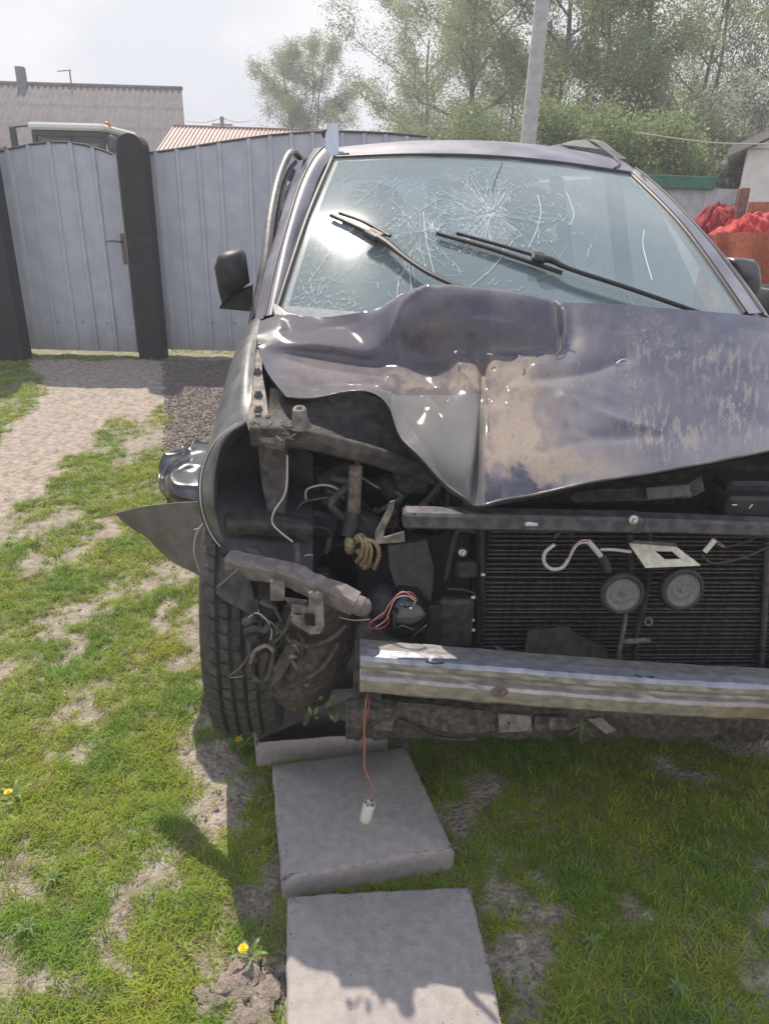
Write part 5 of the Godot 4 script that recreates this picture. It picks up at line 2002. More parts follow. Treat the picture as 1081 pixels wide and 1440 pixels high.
	tubed("tie", [[284, 738, 1.60], [276, 752, 1.60], [273, 775, 1.60], [278, 795, 1.60], [284, 812, 1.59]], .0018, M.wire_grey, fl)
	tubed("tie", [[273, 745, 1.60], [281, 742, 1.60], [286, 736, 1.60]], .0015, M.wire_grey, fl)
	st = mb()
	thick_sheet(st, smooth_rows([path_t([[300, 778, 1.58], [330, 792, 1.49], [350, 806, 1.48]]), path_t([[290, 800, 1.56], [326, 822, 1.46], [356, 836, 1.455]]), path_t([[288, 824, 1.53], [322, 848, 1.44], [362, 868, 1.43]])], 5), -nose * .004)
	part("arch_liner", st, M.dusty_plastic, t, "grey liner piece above the front tyre")
	tubed("ridge", [[306, 826, 1.475], [322, 812, 1.465], [336, 800, 1.47]], .0025, M.dusty_steel, t)
	# reservoir hanging below, dusty
	st = mb()
	var tank := []
	for k in [[[400, 850, 1.490], [430, 846, 1.450], [465, 850, 1.460], [500, 860, 1.530]], [[392, 890, 1.480], [430, 880, 1.420], [465, 885, 1.430], [500, 895, 1.510]], [[392, 920, 1.470], [420, 915, 1.410], [458, 920, 1.410], [492, 925, 1.490]], [[380, 958, 1.460], [412, 955, 1.400], [450, 952, 1.410], [480, 950, 1.480]], [[374, 972, 1.460], [408, 982, 1.410], [440, 976, 1.420], [468, 968, 1.480]], [[384, 985, 1.490], [410, 1000, 1.450], [436, 1000, 1.460], [462, 985, 1.500]]]:
		tank.append(path_t(k))
	var tank_rows := smooth_rows(tank, 9)
	var tn := FastNoiseLite.new()
	tn.seed = 33
	tn.frequency = 11.0
	tn.fractal_type = FastNoiseLite.FRACTAL_RIDGED
	tn.fractal_octaves = 3
	for row in tank_rows:
		for q in row.size():
			row[q] += nose * .007 * (tn.get_noise_3d(row[q].x, row[q].y, row[q].z) - .3)
	sheet(st, tank_rows, false, 0)
	var tk := part("washer_tank", st, M.tank_brown, t, "brown dusty fluid tank hanging beside the tyre")
	st = mb()
	blob(st, at_t(430, 935, 1.50), Vector3(.05, .075, .06), Basis(), .12, 5)
	part("tank_body", st, M.rust, tk)
	tubed("drain", [[436, 1000, 1.430], [432, 1012, 1.420], [429, 1018, 1.420]], .007, M.dusty_plastic, tk)
	plated("strap", [[404, 868, 1.40], [420, 862, 1.39], [452, 872, 1.395], [470, 884, 1.41], [462, 892, 1.405], [440, 882, 1.39], [416, 874, 1.39]], .006, M.dusty_plastic, tk)
	plated("torn_skin", [[384, 940, 1.39], [402, 908, 1.39], [420, 902, 1.385], [412, 925, 1.38], [398, 950, 1.385], [380, 968, 1.39]], .004, M.dusty_plastic, tk)
	tubed("ridge", [[410, 900, 1.39], [430, 908, 1.385], [462, 900, 1.39], [486, 880, 1.41]], .006, M.tank_brown, tk)
	tubed("ridge", [[392, 972, 1.40], [420, 960, 1.38], [452, 940, 1.385], [476, 905, 1.40]], .005, M.tank_brown, tk)
	for k in 12:
		var x0 := r.randf_range(345, 420)
		var y0 := r.randf_range(850, 930)
		var l := [[x0, y0, 1.395]]
		for q in 4:
			x0 += r.randf_range(-16, 22)
			y0 += r.randf_range(-6, 26)
			l.append([x0, y0, 1.395 + r.randf_range(-.02, .02)])
		tubed("hose" if k % 2 else "loose_cable", l, r.randf_range(.003, .006) if k % 2 else .0016, [M.dusty_plastic, M.dirty_plastic, M.dusty_steel][k % 3], t)
	for k in [[352, 872, 30, 14, .5], [372, 930, 16, 40, -.2], [392, 884, 22, 20, .9], [362, 905, 12, 30, .2]]:
		st = mb()
		box(st, at_t(k[0], k[1], 1.41), Vector3(k[2] * .0014, k[3] * .0014, .02), frame_of(nose) * Basis(Vector3.BACK, k[4]), .006)
		part("knuckle", st, M.dusty_plastic, t)
	# hoses hanging in front of the tyre
	tubed("hose", [[384, 890, 1.410], [384, 918, 1.400], [379, 945, 1.390], [370, 958, 1.390], [356, 952, 1.390], [350, 938, 1.390]], .0062, M.dusty_plastic, t)
	tubed("hose", [[350, 900, 1.390], [352, 924, 1.380], [352, 944, 1.380]], .004, M.dusty_plastic, t)
	tubed("hose", [[346, 888, 1.400], [358, 884, 1.390], [372, 886, 1.390], [378, 878, 1.390]], .0085, M.dusty_plastic, t)
	tubed("hose", [[378, 905, 1.400], [392, 898, 1.380], [402, 884, 1.370], [409, 866, 1.360]], .0042, M.dusty_plastic, t)
	tubed("hose", [[352, 932, 1.380], [358, 916, 1.380], [374, 908, 1.380], [384, 915, 1.380]], .005, M.dusty_steel, t)
	tubed("loose_cable", [[350, 868, 1.400], [362, 862, 1.390], [375, 872, 1.390], [382, 888, 1.390], [380, 900, 1.390]], .0016, M.wire_grey, t)
	tubed("hose", [[362, 842, 1.430], [364, 862, 1.420], [374, 880, 1.410], [380, 892, 1.400]], .007, M.black_plastic, t)
	# fan motor and taped lamp module with red wires
	st = mb()
	blob(st, at_t(540, 852, 1.50), Vector3(.045, .055, .05), Basis(), .06, 8, 10, 16)
	part("motor", st, M.black_plastic, t)
	st = mb()
	var oc := []
	for k in [[545, 858], [562, 838], [590, 842], [604, 856], [603, 882], [585, 899], [562, 894], [546, 882]]:
		oc.append(at_t(k[0], k[1], 1.435))
	mirror_shell(st, oc)
	var lamp := part("taped_module", st, M.bag, t, "module wrapped in shiny black tape")
	for k in [[[558, 884], [566, 880], [580, 886]], [[580, 897], [594, 884], [600, 878]], [[566, 848], [572, 852], [582, 846]]]:
		tubed("tape_fold", [[k[0][0], k[0][1], 1.402], [k[1][0], k[1][1], 1.400], [k[2][0], k[2][1], 1.402]], .003, M.bag, lamp)
	for k in [[566, 850], [573, 852], [582, 848], [577, 856]]:
		st = mb()
		blob(st, at_t(k[0], k[1], 1.402), Vector3(.004, .003, .003), Basis(), .2, k[0], 4, 6)
		part("solder_tag", st, M.bright_steel, lamp)
	for k in [
		[[586, 844], [578, 833], [560, 836], [546, 850], [538, 866], [522, 874], [520, 882], [534, 884], [546, 876], [545, 862]],
		[[585, 846], [572, 838], [556, 842], [548, 858], [542, 872], [528, 882]], [[584, 842], [566, 832], [550, 846], [541, 860], [530, 868], [520, 876]]]:
		var l := []
		for q in k:
			l.append([q[0], q[1], 1.39])
		tubed("loose_cable", l, .0013, M.wire_red if k.size() != 6 else M.wire_pink, t)
	tubed("loose_cable", [[478, 868, 1.40], [496, 872, 1.39], [520, 871, 1.39]], .0013, M.wire_pink, t)
	st = mb()
	plate(st, path_t([[505, 800, 1.58], [560, 765, 1.55], [660, 750, 1.55], [660, 930, 1.53], [510, 930, 1.53], [500, 900, 1.55]]), -nose * .02)
	part("radiator_side_panel", st, M.dark, t)
	plated("rubber_baffle", [[545, 768, 1.52], [600, 760, 1.52], [610, 800, 1.5], [606, 845, 1.48], [560, 835, 1.48], [548, 800, 1.5]], .01, M.black_plastic, t)
	plated("frame_end", [[508, 868, 1.44], [548, 900, 1.42], [590, 915, 1.40], [590, 930, 1.38], [512, 930, 1.38], [504, 990, 1.40], [496, 990, 1.42], [498, 900, 1.45]], .05, M.engine_metal, t)
	# cable falling to a lamp socket that hangs above the slabs
	tubed("dangling_cable", [[517, 975, 1.30], [514, 990, 1.275], [512, 1020, 1.265], [513, 1050, 1.255], [512, 1078, 1.245], [520, 1098, 1.235], [525, 1112, 1.225], [520, 1124, 1.22]], .0016, M.wire_copper, t)
	tubed("dangling_cable", [[520, 976, 1.30], [518, 995, 1.275], [513, 1018, 1.266], [511, 1045, 1.256], [515, 1085, 1.245], [523, 1102, 1.235], [523, 1116, 1.225]], .0012, M.wire_red, t)
	var sd := (at_t(511, 1160, 1.205) - at_t(520, 1126, 1.215)).normalized()
	st = mb()
	lathe(st, [Vector2(.0, .004), Vector2(.0085, .004), Vector2(.0095, .0), Vector2(.0125, .004), Vector2(.0138, .004), Vector2(.0138, .012), Vector2(.013, .018), Vector2(.0135, .022), Vector2(.013, .044), Vector2(.011, .049), Vector2(.0, .049)], axle(at_t(520, 1128, 1.215), sd), 20)
	var so := part("lamp_socket", st, M.white_plastic, t, "white lamp socket dangling on a cable above the slabs")
	for k in [[514, 1128], [522, 1126], [524, 1132], [517, 1134]]:
		st = mb()
		box(st, at_t(k[0], k[1], 1.205), Vector3(.004, .007, .004), Basis(Vector3.BACK, .3), .001)
		part("contact", st, M.engine_metal, so)
	# grass caught under the beam and the sprig by the tank
	st = mb()
	for k in [[815, 1038], [800, 1034], [834, 1036], [808, 1020], [826, 1016], [838, 1030]]:
		tube(st, curve(path_t([[820, 1022, 1.34], [(820 + k[0]) * .5, (1020 + k[1]) * .5, 1.33], [k[0], k[1], 1.33]]), 3), .0016, 5, .5)
	part("caught_grass", st, M.weed_leaf, t)
	for k in 12:
		st = mb()
		var p := at_t(r.randf_range(432, 482), r.randf_range(975, 1012), 1.42)
		var d := Vector3(r.randf_range(-.02, .02), r.randf_range(-.025, -.005), r.randf_range(0, .015))
		var wv := d.cross(nose).normalized() * .005
		tri(st, p, p + d * .5 + wv, p + d)
		tri(st, p, p + d, p + d * .5 - wv)
		part("caught_leaf", st, M.weed_leaf, t)

func make_car() -> void:
	var t := thing("wrecked_car", "wrecked dark off-road car with its front torn off and windscreen shattered", "car")
	make_hood(t)
	make_windscreen(t)
	make_wipers(t)
	make_body(t)
	make_wheel(t, car(-.757, .418, 1.785), -1, .05, true)
	make_wheel(t, car(.70, .37, 1.79), 1, .06, false)
	make_wheel(t, car(-.70, .37, 4.72), -1, 0, false)
	make_wheel(t, car(.70, .37, 4.72), 1, 0, false)
	make_front(t)

# ---------------------------------------------------------------- what stands around
func settle(t: Node3D, base: Vector3) -> void:        # move a thing's origin to its base, its parts staying where they are
	t.position = base
	for c in t.get_children():
		c.position -= base

func ribbed(st: SurfaceTool, a: Vector3, b: Vector3, low: Array, top: Array, pitch: float, rib: float, deep: float) -> void:
	# a profiled metal sheet from a to b; low and top give its lower and upper edge at evenly spaced places
	var along := b - a
	along.y = 0
	var len := along.length()
	var dir := along / len
	var out := Vector3(-dir.z, 0, dir.x)
	if out.z < 0.0:
		out = -out
	var xs := [[0.0, 0.0]]
	var x := pitch * .35
	while x + rib < len:
		for k in [[0.0, 0.0], [rib * .22, deep], [rib * .78, deep], [rib, 0.0]]:
			xs.append([x + k[0], k[1]])
		var sub := x + rib
		x += pitch
		if x < len:
			xs.append([(sub + x) * .5, 0.0])
	xs.append([len, 0.0])
	var r1 := []
	var r2 := []
	for k in xs:
		var f: float = k[0] / len
		var p: Vector3 = Vector3(a.x, 0, a.z) + dir * k[0] + out * k[1]
		r1.append(p + Vector3.UP * pick(low, f))
		r2.append(p + Vector3.UP * pick(top, f))
	var rows := []
	for i in 7:
		var r := []
		for j in r1.size():
			r.append(r1[j].lerp(r2[j], [0.0, .06, .14, .3, .5, .75, 1.0][i]))
		rows.append(r)
	var n := FastNoiseLite.new()
	n.seed = 17
	n.frequency = 2.0
	n.fractal_octaves = 4
	var tints := []
	for i in 7:
		var t := []
		for p in rows[i]:
			var dirt := clampf(.9 * exp(-(p.y - .05) / .16) + .25 * n.get_noise_3d(p.x * 3.0, p.y * .6, 2.0), 0, .8)
			t.append(Color.WHITE.lerp(Color(.62, .54, .46), dirt))
		tints.append(t)
	sheet(st, rows, false, -1, tints)

func pick(list: Array, f: float) -> float:
	var x := clampf(f, 0, 1) * (list.size() - 1)
	var i := mini(int(x), list.size() - 2)
	return lerpf(list[i], list[i + 1], x - i)

func make_gates() -> void:
	# posts
	for k in [[[217, 502], .115, 1.93, "black gate post with a rounded top between the wicket gate and the wide gate"], [[22, 504], .12, 1.95, "black gate post at the left edge beside the wicket gate"]]:
		var st := mb()
		var p := at_y(k[0][0], k[0][1], 0)
		var o := []
		var w: float = k[1]
		for q in [Vector2(-w, -.05), Vector2(w, -.05), Vector2(w, k[2] - w)]:
			o.append(Vector3(q.x, q.y, .09))
		for i in range(1, 12):
			var a := PI * i / 12
			o.append(Vector3(cos(a) * w, k[2] - w + sin(a) * w, .09))
		o.append(Vector3(-w, k[2] - w, .09))
		plate(st, o, Vector3(0, 0, -.18))
		var b := obj("gate_post", st, M.black_post)
		b.position = p
		tag(b, k[3], "post", "black gate posts")
	# wicket gate
	var a := at_z(44, 497, 7.12)
	var b := at_z(199, 497, 7.12)
	var g := thing("wicket_gate", "grey sheet-metal wicket gate with an arched top and a rusty handle", "gate")
	var tops := []
	for k in [[0, 214], [20, 208], [45, 203], [70, 200], [95, 200], [120, 204], [145, 212], [168, 222]]:
		tops.append(at_z(k[0], k[1], 7.12).y)
	var st := mb()
	var al := Vector3(at_z(0, 214, 7.12).x, 0, -7.12)
	var bl := Vector3(at_z(168, 222, 7.12).x, 0, -7.12)
	a = Vector3(minf(a.x, al.x), 0, -7.12)
	b = Vector3(b.x + .02, 0, -7.12)
	ribbed(st, a, b, [.035, .03], tops, .19, .05, .018)
	obj("metal_sheet", st, M.gate_paint, g)
	st = mb()
	var trim := []
	for i in 15:
		var f := i / 14.0
		trim.append(a.lerp(b, f) + Vector3(0, pick(tops, f), .004))
	tube(st, trim, .011, 6, 1.0)
	obj("top_trim", st, M.grey_steel, g)
	st = mb()
	bar(st, a + Vector3(0, .30, -.03), b + Vector3(0, .30, -.03), .04, .04)
	obj("frame_rail", st, M.grey_steel, g)
	st = mb()
	bar(st, a + Vector3(0, 1.5, -.03), b + Vector3(0, 1.5, -.03), .04, .04)
	obj("frame_rail", st, M.grey_steel, g)
	for i in 5:
		st = mb()
		var p := a.lerp(b, .08 + .21 * i) + Vector3(0, .30, .004)
		lathe(st, [Vector2(0, .004), Vector2(.006, .003), Vector2(.008, 0)], Transform3D(Basis(Vector3.RIGHT, PI / 2), p), 8)
		obj("rivet", st, M.grey_steel, g)
	st = mb()
	var hp := at_z(174, 350, 7.10)
	box(st, hp, Vector3(.035, .27, .02), Basis(), .006)
	var h := obj("handle", st, M.gate_rust, g)
	st = mb()
	tube(st, curve([hp + Vector3(0, .06, .01), hp + Vector3(-.02, .065, .05), hp + Vector3(-.08, .07, .055), hp + Vector3(-.14, .06, .05)], 4), .009, 8)
	obj("lever", st, M.gate_rust, h)
	settle(g, Vector3((a.x + b.x) * .5, 0, -7.12))
	# wide gate: three sheets under one arch
	g = thing("wide_gate", "wide grey sheet-metal gate rising in an arch behind the car", "gate")
	var x0 := at_z(232, 498, 7.2).x
	x0 = minf(x0, at_z(207, 216, 7.2).x)
	var x1 := at_z(600, 191, 7.2).x
	var arch := []
	for k in [[207, 216], [260, 208], [320, 199], [380, 191], [440, 186], [490, 185], [540, 187], [600, 192]]:
		arch.append(at_z(k[0], k[1], 7.2).y)
	for i in 3:
		var fa := i / 3.0
		var fb := (i + 1) / 3.0
		var seg := []
		for j in 6:
			seg.append(pick(arch, lerpf(fa, fb, j / 5.0)))
		st = mb()
		ribbed(st, Vector3(lerpf(x0, x1, fa), 0, -7.2 - .004 * i), Vector3(lerpf(x0, x1, fb) + .03, 0, -7.2 - .004 * i), [.05, .05], seg, .19, .05, .018)
		obj("metal_sheet", st, M.gate_paint, g)
	st = mb()
	trim = []
	for i in 25:
		trim.append(Vector3(lerpf(x0, x1, i / 24.0), pick(arch, i / 24.0), -7.196))
	tube(st, trim, .012, 6)
	obj("top_trim", st, M.grey_steel, g)
	for y in [.32, 1.5]:
		st = mb()
		bar(st, Vector3(x0, y, -7.25), Vector3(x1, y, -7.25), .04, .04)
		obj("frame_rail", st, M.grey_steel, g)
	for i in 12:
		st = mb()
		lathe(st, [Vector2(0, .004), Vector2(.006, .003), Vector2(.008, 0)], Transform3D(Basis(Vector3.RIGHT, PI / 2), Vector3(lerpf(x0, x1, .03 + i * .085), .32, -7.195)), 8)
		obj("rivet", st, M.grey_steel, g)
	settle(g, Vector3((x0 + x1) * .5, 0, -7.2))
	# more fence to the right behind the car and to the left of the wicket
	st = mb()
	ribbed(st, Vector3(x1 + .25, 0, -7.3), Vector3(x1 + 1.6, 0, -7.6), [.04, .04], [1.72, 1.70], .19, .05, .018)
	tag(obj("metal_fence", st, M.gate_paint), "grey sheet-metal fence panel hidden behind the car's roof", "fence")
	st = mb()
	var lp := at_y(22, 504, 0)
	ribbed(st, Vector3(lp.x - 2.2, 0, lp.z + .05), Vector3(lp.x - .12, 0, lp.z - .05), [.05, .05], [1.9, 1.9], .19, .05, .018)
	tag(obj("metal_fence", st, M.gate_paint), "grey sheet-metal fence panel left of the leftmost black post", "fence")

func make_far() -> void:
	# long shed with a corrugated slate roof
	var ridge := at_z(256, 128, 25.5)
	var eave := at_z(263, 214, 21.5)
	var shed := thing("long_shed", "long grey shed with a corrugated slate roof behind the gate", "building")
	var len := 22.0
	for row in 3:
		for k in 17:
			var f0 := row / 3.0
			var f1 := (row + 1) / 3.0 + .015
			var rows := []
			for f in [f0, f1]:
				var r := []
				var p: Vector3 = ridge.lerp(eave, f)
				var n := 28
				for i in n + 1:
					var x: float = -(k + float(i) / n) * 1.3
					r.append(Vector3(p.x + x, p.y + .035 * cos(i * TAU / 4.0) + .03 * (1.0 - row * .3) + x * -.004, p.z))
				rows.append(r)
			var st := mb()
			ink = Color.WHITE * rng.randf_range(.85, 1.08)
			var tint := [[], []]
			for j in 2:
				for i in rows[0].size():
					tint[j].append(ink)
			sheet(st, rows, false, 0, tint)
			obj("slate_sheet", st, M.slate, shed)
	var st := mb()
	box(st, Vector3(ridge.x - len * .5 - 1.0, eave.y * .5, eave.z - 1.4), Vector3(len, eave.y - .1, 2.2), Basis(), .01)
	obj("wall", st, M.shed_wall, shed)
	st = mb()
	plate(st, [Vector3(ridge.x - .25, eave.y - .1, eave.z - .2), Vector3(ridge.x - .25, ridge.y - .08, ridge.z), Vector3((ridge.x - .25) * 1.16, eave.y - .1, ridge.z - 4.0)], Vector3(-.1, 0, 0))
	obj("gable", st, M.shed_wall, shed)
	st = mb()
	sheet(st, [[Vector3(ridge.x - 22.1, ridge.y + .09, ridge.z), Vector3(ridge.x, ridge.y, ridge.z)], [Vector3(ridge.x - 22.1, eave.y, ridge.z - 4.2), Vector3(ridge.x * 1.18, eave.y, ridge.z - 4.2)]])
	obj("back_slope", st, M.slate, shed)
	st = mb()
	tube(st, [ridge + Vector3(.02, .07, 0), ridge + Vector3(-22, .15, 0)], .06, 8)
	obj("ridge_cap", st, M.slate, shed)
	st = mb()
	var cp := at_z(32, 119, 25.4)
	box(st, cp + Vector3(0, .1, 0), Vector3(.24, .75, .24), Basis(), .02)
	obj("chimney", st, M.shed_wall, shed)
	st = mb()
	var ap := at_z(101, 121, 25.4)
	rod(st, ap, ap + Vector3(0, .42, 0), .02, 6)
	rod(st, ap + Vector3(-.38, .38, 0), ap + Vector3(.04, .42, 0), .014, 6)
	obj("aerial", st, M.grey_steel, shed)
	settle(shed, Vector3(ridge.x - 11, 0, eave.z))
	# low red building
	var c0 := at_z(243, 178, 16.0)
	var c1 := at_z(455, 185, 16.0)
	var red := thing("red_lean_to", "low lean-to with a red corrugated metal roof behind the gate", "building")
	for k in 4:
		st = mb()
		var rows := []
		for f in [0.0, 1.0]:
			var r := []
			for i in 41:
				var q := (k + i / 40.0) / 4.0
				var p := c0.lerp(c1, q)
				r.append(p + Vector3(0, -.75 * f + .018 * [0.0, 1.0, 1.0, 0.0][i % 4], 1.9 * f))
			rows.append(r)
		sheet(st, rows, false, -1)
		obj("roof_sheet", st, M.red_sheet, red)
	st = mb()
	bar(st, c0 + Vector3(0, .02, 0), c1 + Vector3(0, .02, 0), .06, .03)
	obj("ridge_cap", st, M.red_sheet, red)
	st = mb()
	box(st, Vector3((c0.x + c1.x) * .5, .5, -15.2), Vector3(c1.x - c0.x - .2, 1.0, 1.6), Basis(), .01)
	obj("wall", st, M.red_sheet, red)
	settle(red, Vector3((c0.x + c1.x) * .5, 0, -15))
	# tractor behind the wicket gate
	var tr := thing("tractor", "old tractor with a pale cab roof and an orange beacon behind the wicket gate", "tractor")
	var ra := at_z(46, 176, 11.0)
	var rb := at_z(146, 181, 11.0)
	var cx := (ra.x + rb.x) * .5
	var cw := rb.x - ra.x
	var ty := (ra.y + rb.y) * .5
	st = mb()
	box(st, Vector3(cx, ty, -11.6), Vector3(cw + .06, .09, 1.4), Basis(), .03)
	obj("cab_roof", st, M.cab_white, tr)
	st = mb()
	box(st, Vector3(cx, ty - .085, -11.6), Vector3(cw, .07, 1.34), Basis(), .01)
	obj("roof_trim", st, M.cab_dark, tr)
	for x in [-.48, .0, .48]:
		st = mb()
		box(st, Vector3(cx + cw * x, ty - .55, -10.98), Vector3(.06, .95, .06), Basis(), .008)
		obj("cab_pillar", st, M.cab_dark, tr)
		st = mb()
		box(st, Vector3(cx + cw * x, ty - .55, -12.2), Vector3(.06, .95, .06), Basis(), .008)
		obj("cab_pillar", st, M.cab_dark, tr)
	for x in [-.24, .24]:
		st = mb()
		box(st, Vector3(cx + cw * x, ty - .5, -11.0), Vector3(cw * .44, .74, .012), Basis(), .002)
		obj("cab_window", st, M.dark_glass, tr)
	st = mb()
	box(st, Vector3(cx, .95, -11.7), Vector3(cw, .7, 1.3), Basis(), .03)
	box(st, Vector3(cx, 1.0, -13.0), Vector3(.6, .7, 1.6), Basis(), .06)
	obj("body", st, M.cab_dark, tr)
	for k in [[-.75, .62, -11.9], [.75, .62, -11.9], [-.6, .4, -13.4], [.6, .4, -13.4]]:
		st = mb()
		var R: float = k[1]
		lathe(st, [Vector2(R * .5, -.16), Vector2(R * .9, -.17), Vector2(R, -.12), Vector2(R, .12), Vector2(R * .9, .17), Vector2(R * .5, .16), Vector2(0, .1)], Transform3D(Basis(Vector3.BACK, PI / 2), Vector3(cx + k[0], R, k[2])), 28)
		obj("wheel", st, M.rubber, tr)
	st = mb()
	var be := at_z(151, 180, 11.2)
	lathe(st, [Vector2(.035, -.05), Vector2(.04, -.02), Vector2(.055, -.015), Vector2(.052, .05), Vector2(.03, .075), Vector2(0, .08)], Transform3D(Basis(), be), 14)
	obj("beacon", st, M.beacon, tr)
	st = mb()
	var m0 := at_z(20, 194, 11.0)
	box(st, m0, Vector3(.09, .28, .05), Basis(), .02)
	rod(st, m0 + Vector3(0, .13, 0), Vector3(ra.x, m0.y + .16, -11.0), .012)
	obj("mirror", st, M.cab_dark, tr)
	st = mb()
	m0 = at_z(158, 203, 11.0)
	blob(st, m0, Vector3(.07, .11, .05), Basis(), .1, 3)
	rod(st, be, m0, .014)
	obj("work_lamp", st, M.grey_steel, tr)
	settle(tr, Vector3(cx, 0, -11.7))
	# utility poles and wires
	st = mb()
	var pb := at_z(766, -40, 11.5)
	var foot := at_z(742, 200, 11.5)
	var up := (pb - foot).normalized()
	var base := foot - up * foot.y / up.y
	var topp := base + up * 7.5
	lathe(st, [Vector2(.13, 0), Vector2(.105, 4.0), Vector2(.085, 7.5), Vector2(0, 7.5)], axle(Vector3.ZERO, up), 6, -1)
	var po := obj("utility_pole", st, M.pole)
	po.position = base
	tag(po, "tall pale concrete utility pole standing behind the car", "pole")
	st = mb()
	var fp := at_z(312, 164, 40.0)
	rod(st, Vector3(fp.x, -.1, -40), Vector3(fp.x, fp.y, -40), .10, 6)
	bar(st, Vector3(fp.x - .5, fp.y - .35, -40), Vector3(fp.x + .5, fp.y - .35, -40), .08, .08)
	tag(obj("utility_pole", st, M.bark), "small far-off wooden utility pole above the red roof", "pole")
	for k in [[[262, 170], [311, 166.5], 40.0, "upper overhead wire left of the far-off pole"], [[313, 166], [352, 170], 40.0, "overhead wire right of the far-off pole"]]:
		st = mb()
		var p := at_z(k[0][0], k[0][1], k[2])
		var q := at_z(k[1][0], k[1][1], k[2])
		tube(st, curve([p, p.lerp(q, .5) - Vector3(0, .12, 0), q], 5), .014, 4)
		tag(obj("overhead_wire", st, M.rubber_seal), k[3], "wire")
	st = mb()
	var w0 := at_z(892, 186, 10.5)
	var w1 := at_z(1120, 203, 9.8)
	tube(st, curve([w0, w0.lerp(w1, .5) - Vector3(0, .05, 0), w1], 6), .008, 5)
	tag(obj("overhead_wire", st, M.wire_grey), "pale wire crossing in front of the bushes to the white house", "wire")

func make_right() -> void:
	var st := mb()
	var a := at_z(900, 258, 8.6)
	var b := at_z(1044, 262, 8.6)
	ribbed(st, Vector3(a.x - .6, 0, -8.6), Vector3(b.x, 0, -8.6), [.03, .03], [a.y - .02, b.y - .03], .3, .05, .01)
	var f := thing("garden_fence", "pale grey sheet fence with a green cap right of the car", "fence")
	obj("metal_sheet", st, M.grey_wall, f)
	st = mb()
	bar(st, Vector3(a.x - .6, a.y + .03, -8.58), at_z(1004, 258, 8.58), .10, .13, Vector3.UP, .01)
	obj("green_cap", st, M.green_cap, f)
	settle(f, Vector3((a.x + b.x) * .5, 0, -8.6))
	st = mb()
	var p := at_z(1046, 264, 8.4)
	box(st, Vector3(p.x, p.y * .5, -8.4), Vector3(.10, p.y, .10), Basis(), .01)
	tag(obj("fence_post", st, M.brown_post), "brown-red post where the grey fence meets the orange fence", "post")
	# orange fence running off to the right
	var g := thing("orange_fence", "tall orange sheet-metal fence behind the draped red cloth", "fence")
	var q := at_z(1052, 284, 8.3)
	var prev := Vector3(q.x, 0, -8.3)
	for k in 4:
		var nxt := prev + Vector3(.62, 0, .22)
		st = mb()
		ribbed(st, prev, nxt + Vector3(.02, 0, 0), [.05, .05], [q.y + .02 * k, q.y + .02 * k + .02], .13, .05, .012)
		obj("metal_sheet", st, M.orange_sheet, g)
		prev = nxt
	settle(g, Vector3(q.x + 1, 0, -8.2))
	# nearer low orange fence under the cloth
	var h := thing("low_orange_fence", "low orange board fence with red cloth hung over it", "fence")
	var e := at_z(992, 345, 6.3)
	for k in 9:
		st = mb()
		box(st, Vector3(e.x + .06 + k * .165, 1.15 * .5 + .04, -6.3 + (k % 2) * .01), Vector3(.16, 1.15, .025), Basis(), .004)
		obj("board", st, M.orange_sheet if k % 3 else M.brown_post, h)
	for y in [.4, .95]:
		st = mb()
		box(st, Vector3(e.x + .75, y, -6.35), Vector3(1.5, .06, .04), Basis(), .004)
		obj("rail", st, M.brown_post, h)
	settle(h, Vector3(e.x + .75, 0, -6.3))
	# draped cloths
	drape("draped_cloth", "bright red cloth draped along the top of the low orange fence", M.cloth_red, [[[994, 345, 6.18], [1008, 338, 6.15], [1030, 334, 6.15], [1050, 328, 6.15], [1075, 327, 6.15], [1110, 328, 6.15]], [[994, 330, 6.26], [1012, 318, 6.26], [1034, 310, 6.26], [1052, 301, 6.26], [1074, 299, 6.26], [1110, 300, 6.26]], [[992, 334, 6.42], [1010, 322, 6.42], [1034, 316, 6.42], [1052, 308, 6.42], [1074, 307, 6.42], [1110, 310, 6.42]]], 3)
	drape("draped_cloth", "dark red cloth bunched at the left end of the orange fence", M.cloth_dark_red, [[[972, 348, 6.4], [988, 342, 6.36], [1003, 334, 6.34], [1020, 322, 6.34], [1036, 312, 6.34]], [[974, 312, 6.6], [988, 302, 6.56], [1004, 294, 6.5], [1018, 292, 6.5], [1030, 290, 6.5]], [[976, 308, 6.75], [988, 296, 6.75], [1004, 290, 6.75], [1018, 288, 6.75], [1030, 288, 6.75]]], 5)
	drape("draped_cloth", "crimson cloth corner hanging between the two other cloths", M.cloth_red, [[[992, 318, 6.40], [1000, 312, 6.38], [1012, 316, 6.38], [1020, 318, 6.38]], [[1000, 304, 6.42], [1006, 294, 6.44], [1014, 300, 6.44], [1024, 310, 6.42]], [[1002, 298, 6.5], [1008, 292, 6.52], [1016, 297, 6.52], [1026, 306, 6.5]]], 9)
	st = mb()
	var rug := []
	for i in 9:
		var row := []
		for k in 41:
			var x := 996.0 + k * 3.4
			var rp := at_z(x, 326 + i * 11 + (3.0 if k < 3 else 0.0), 6.25)
			var w1 := sin(k * .62 + sin(k * .21) * 2.0 + i * .06)
			row.append(rp + Vector3(0, -.008 * absf(w1),   .08 * w1 * (.35 + i * .1)))
		rug.append(row)
	thick_sheet(st, rug, Vector3(0, 0, -.01))
	tag(obj("hanging_rug", st, M.rug), "rust-orange rug hanging in folds below the bright red cloth", "rug")
	# a barrel standing on the ground, of which the photo shows an edge
	st = mb()
	var d := at_z(1066, 415, 4.7)
	var prof := [Vector2(0, 0), Vector2(.24, 0)]
	for k in 9:
		var up := k / 8.0
		prof.append(Vector2(.25 + .03 * sin(up * PI) + (.008 if k % 3 == 0 else 0.0), .02 + up * (d.y + .02)))
	prof.append(Vector2(.24, d.y + .05))
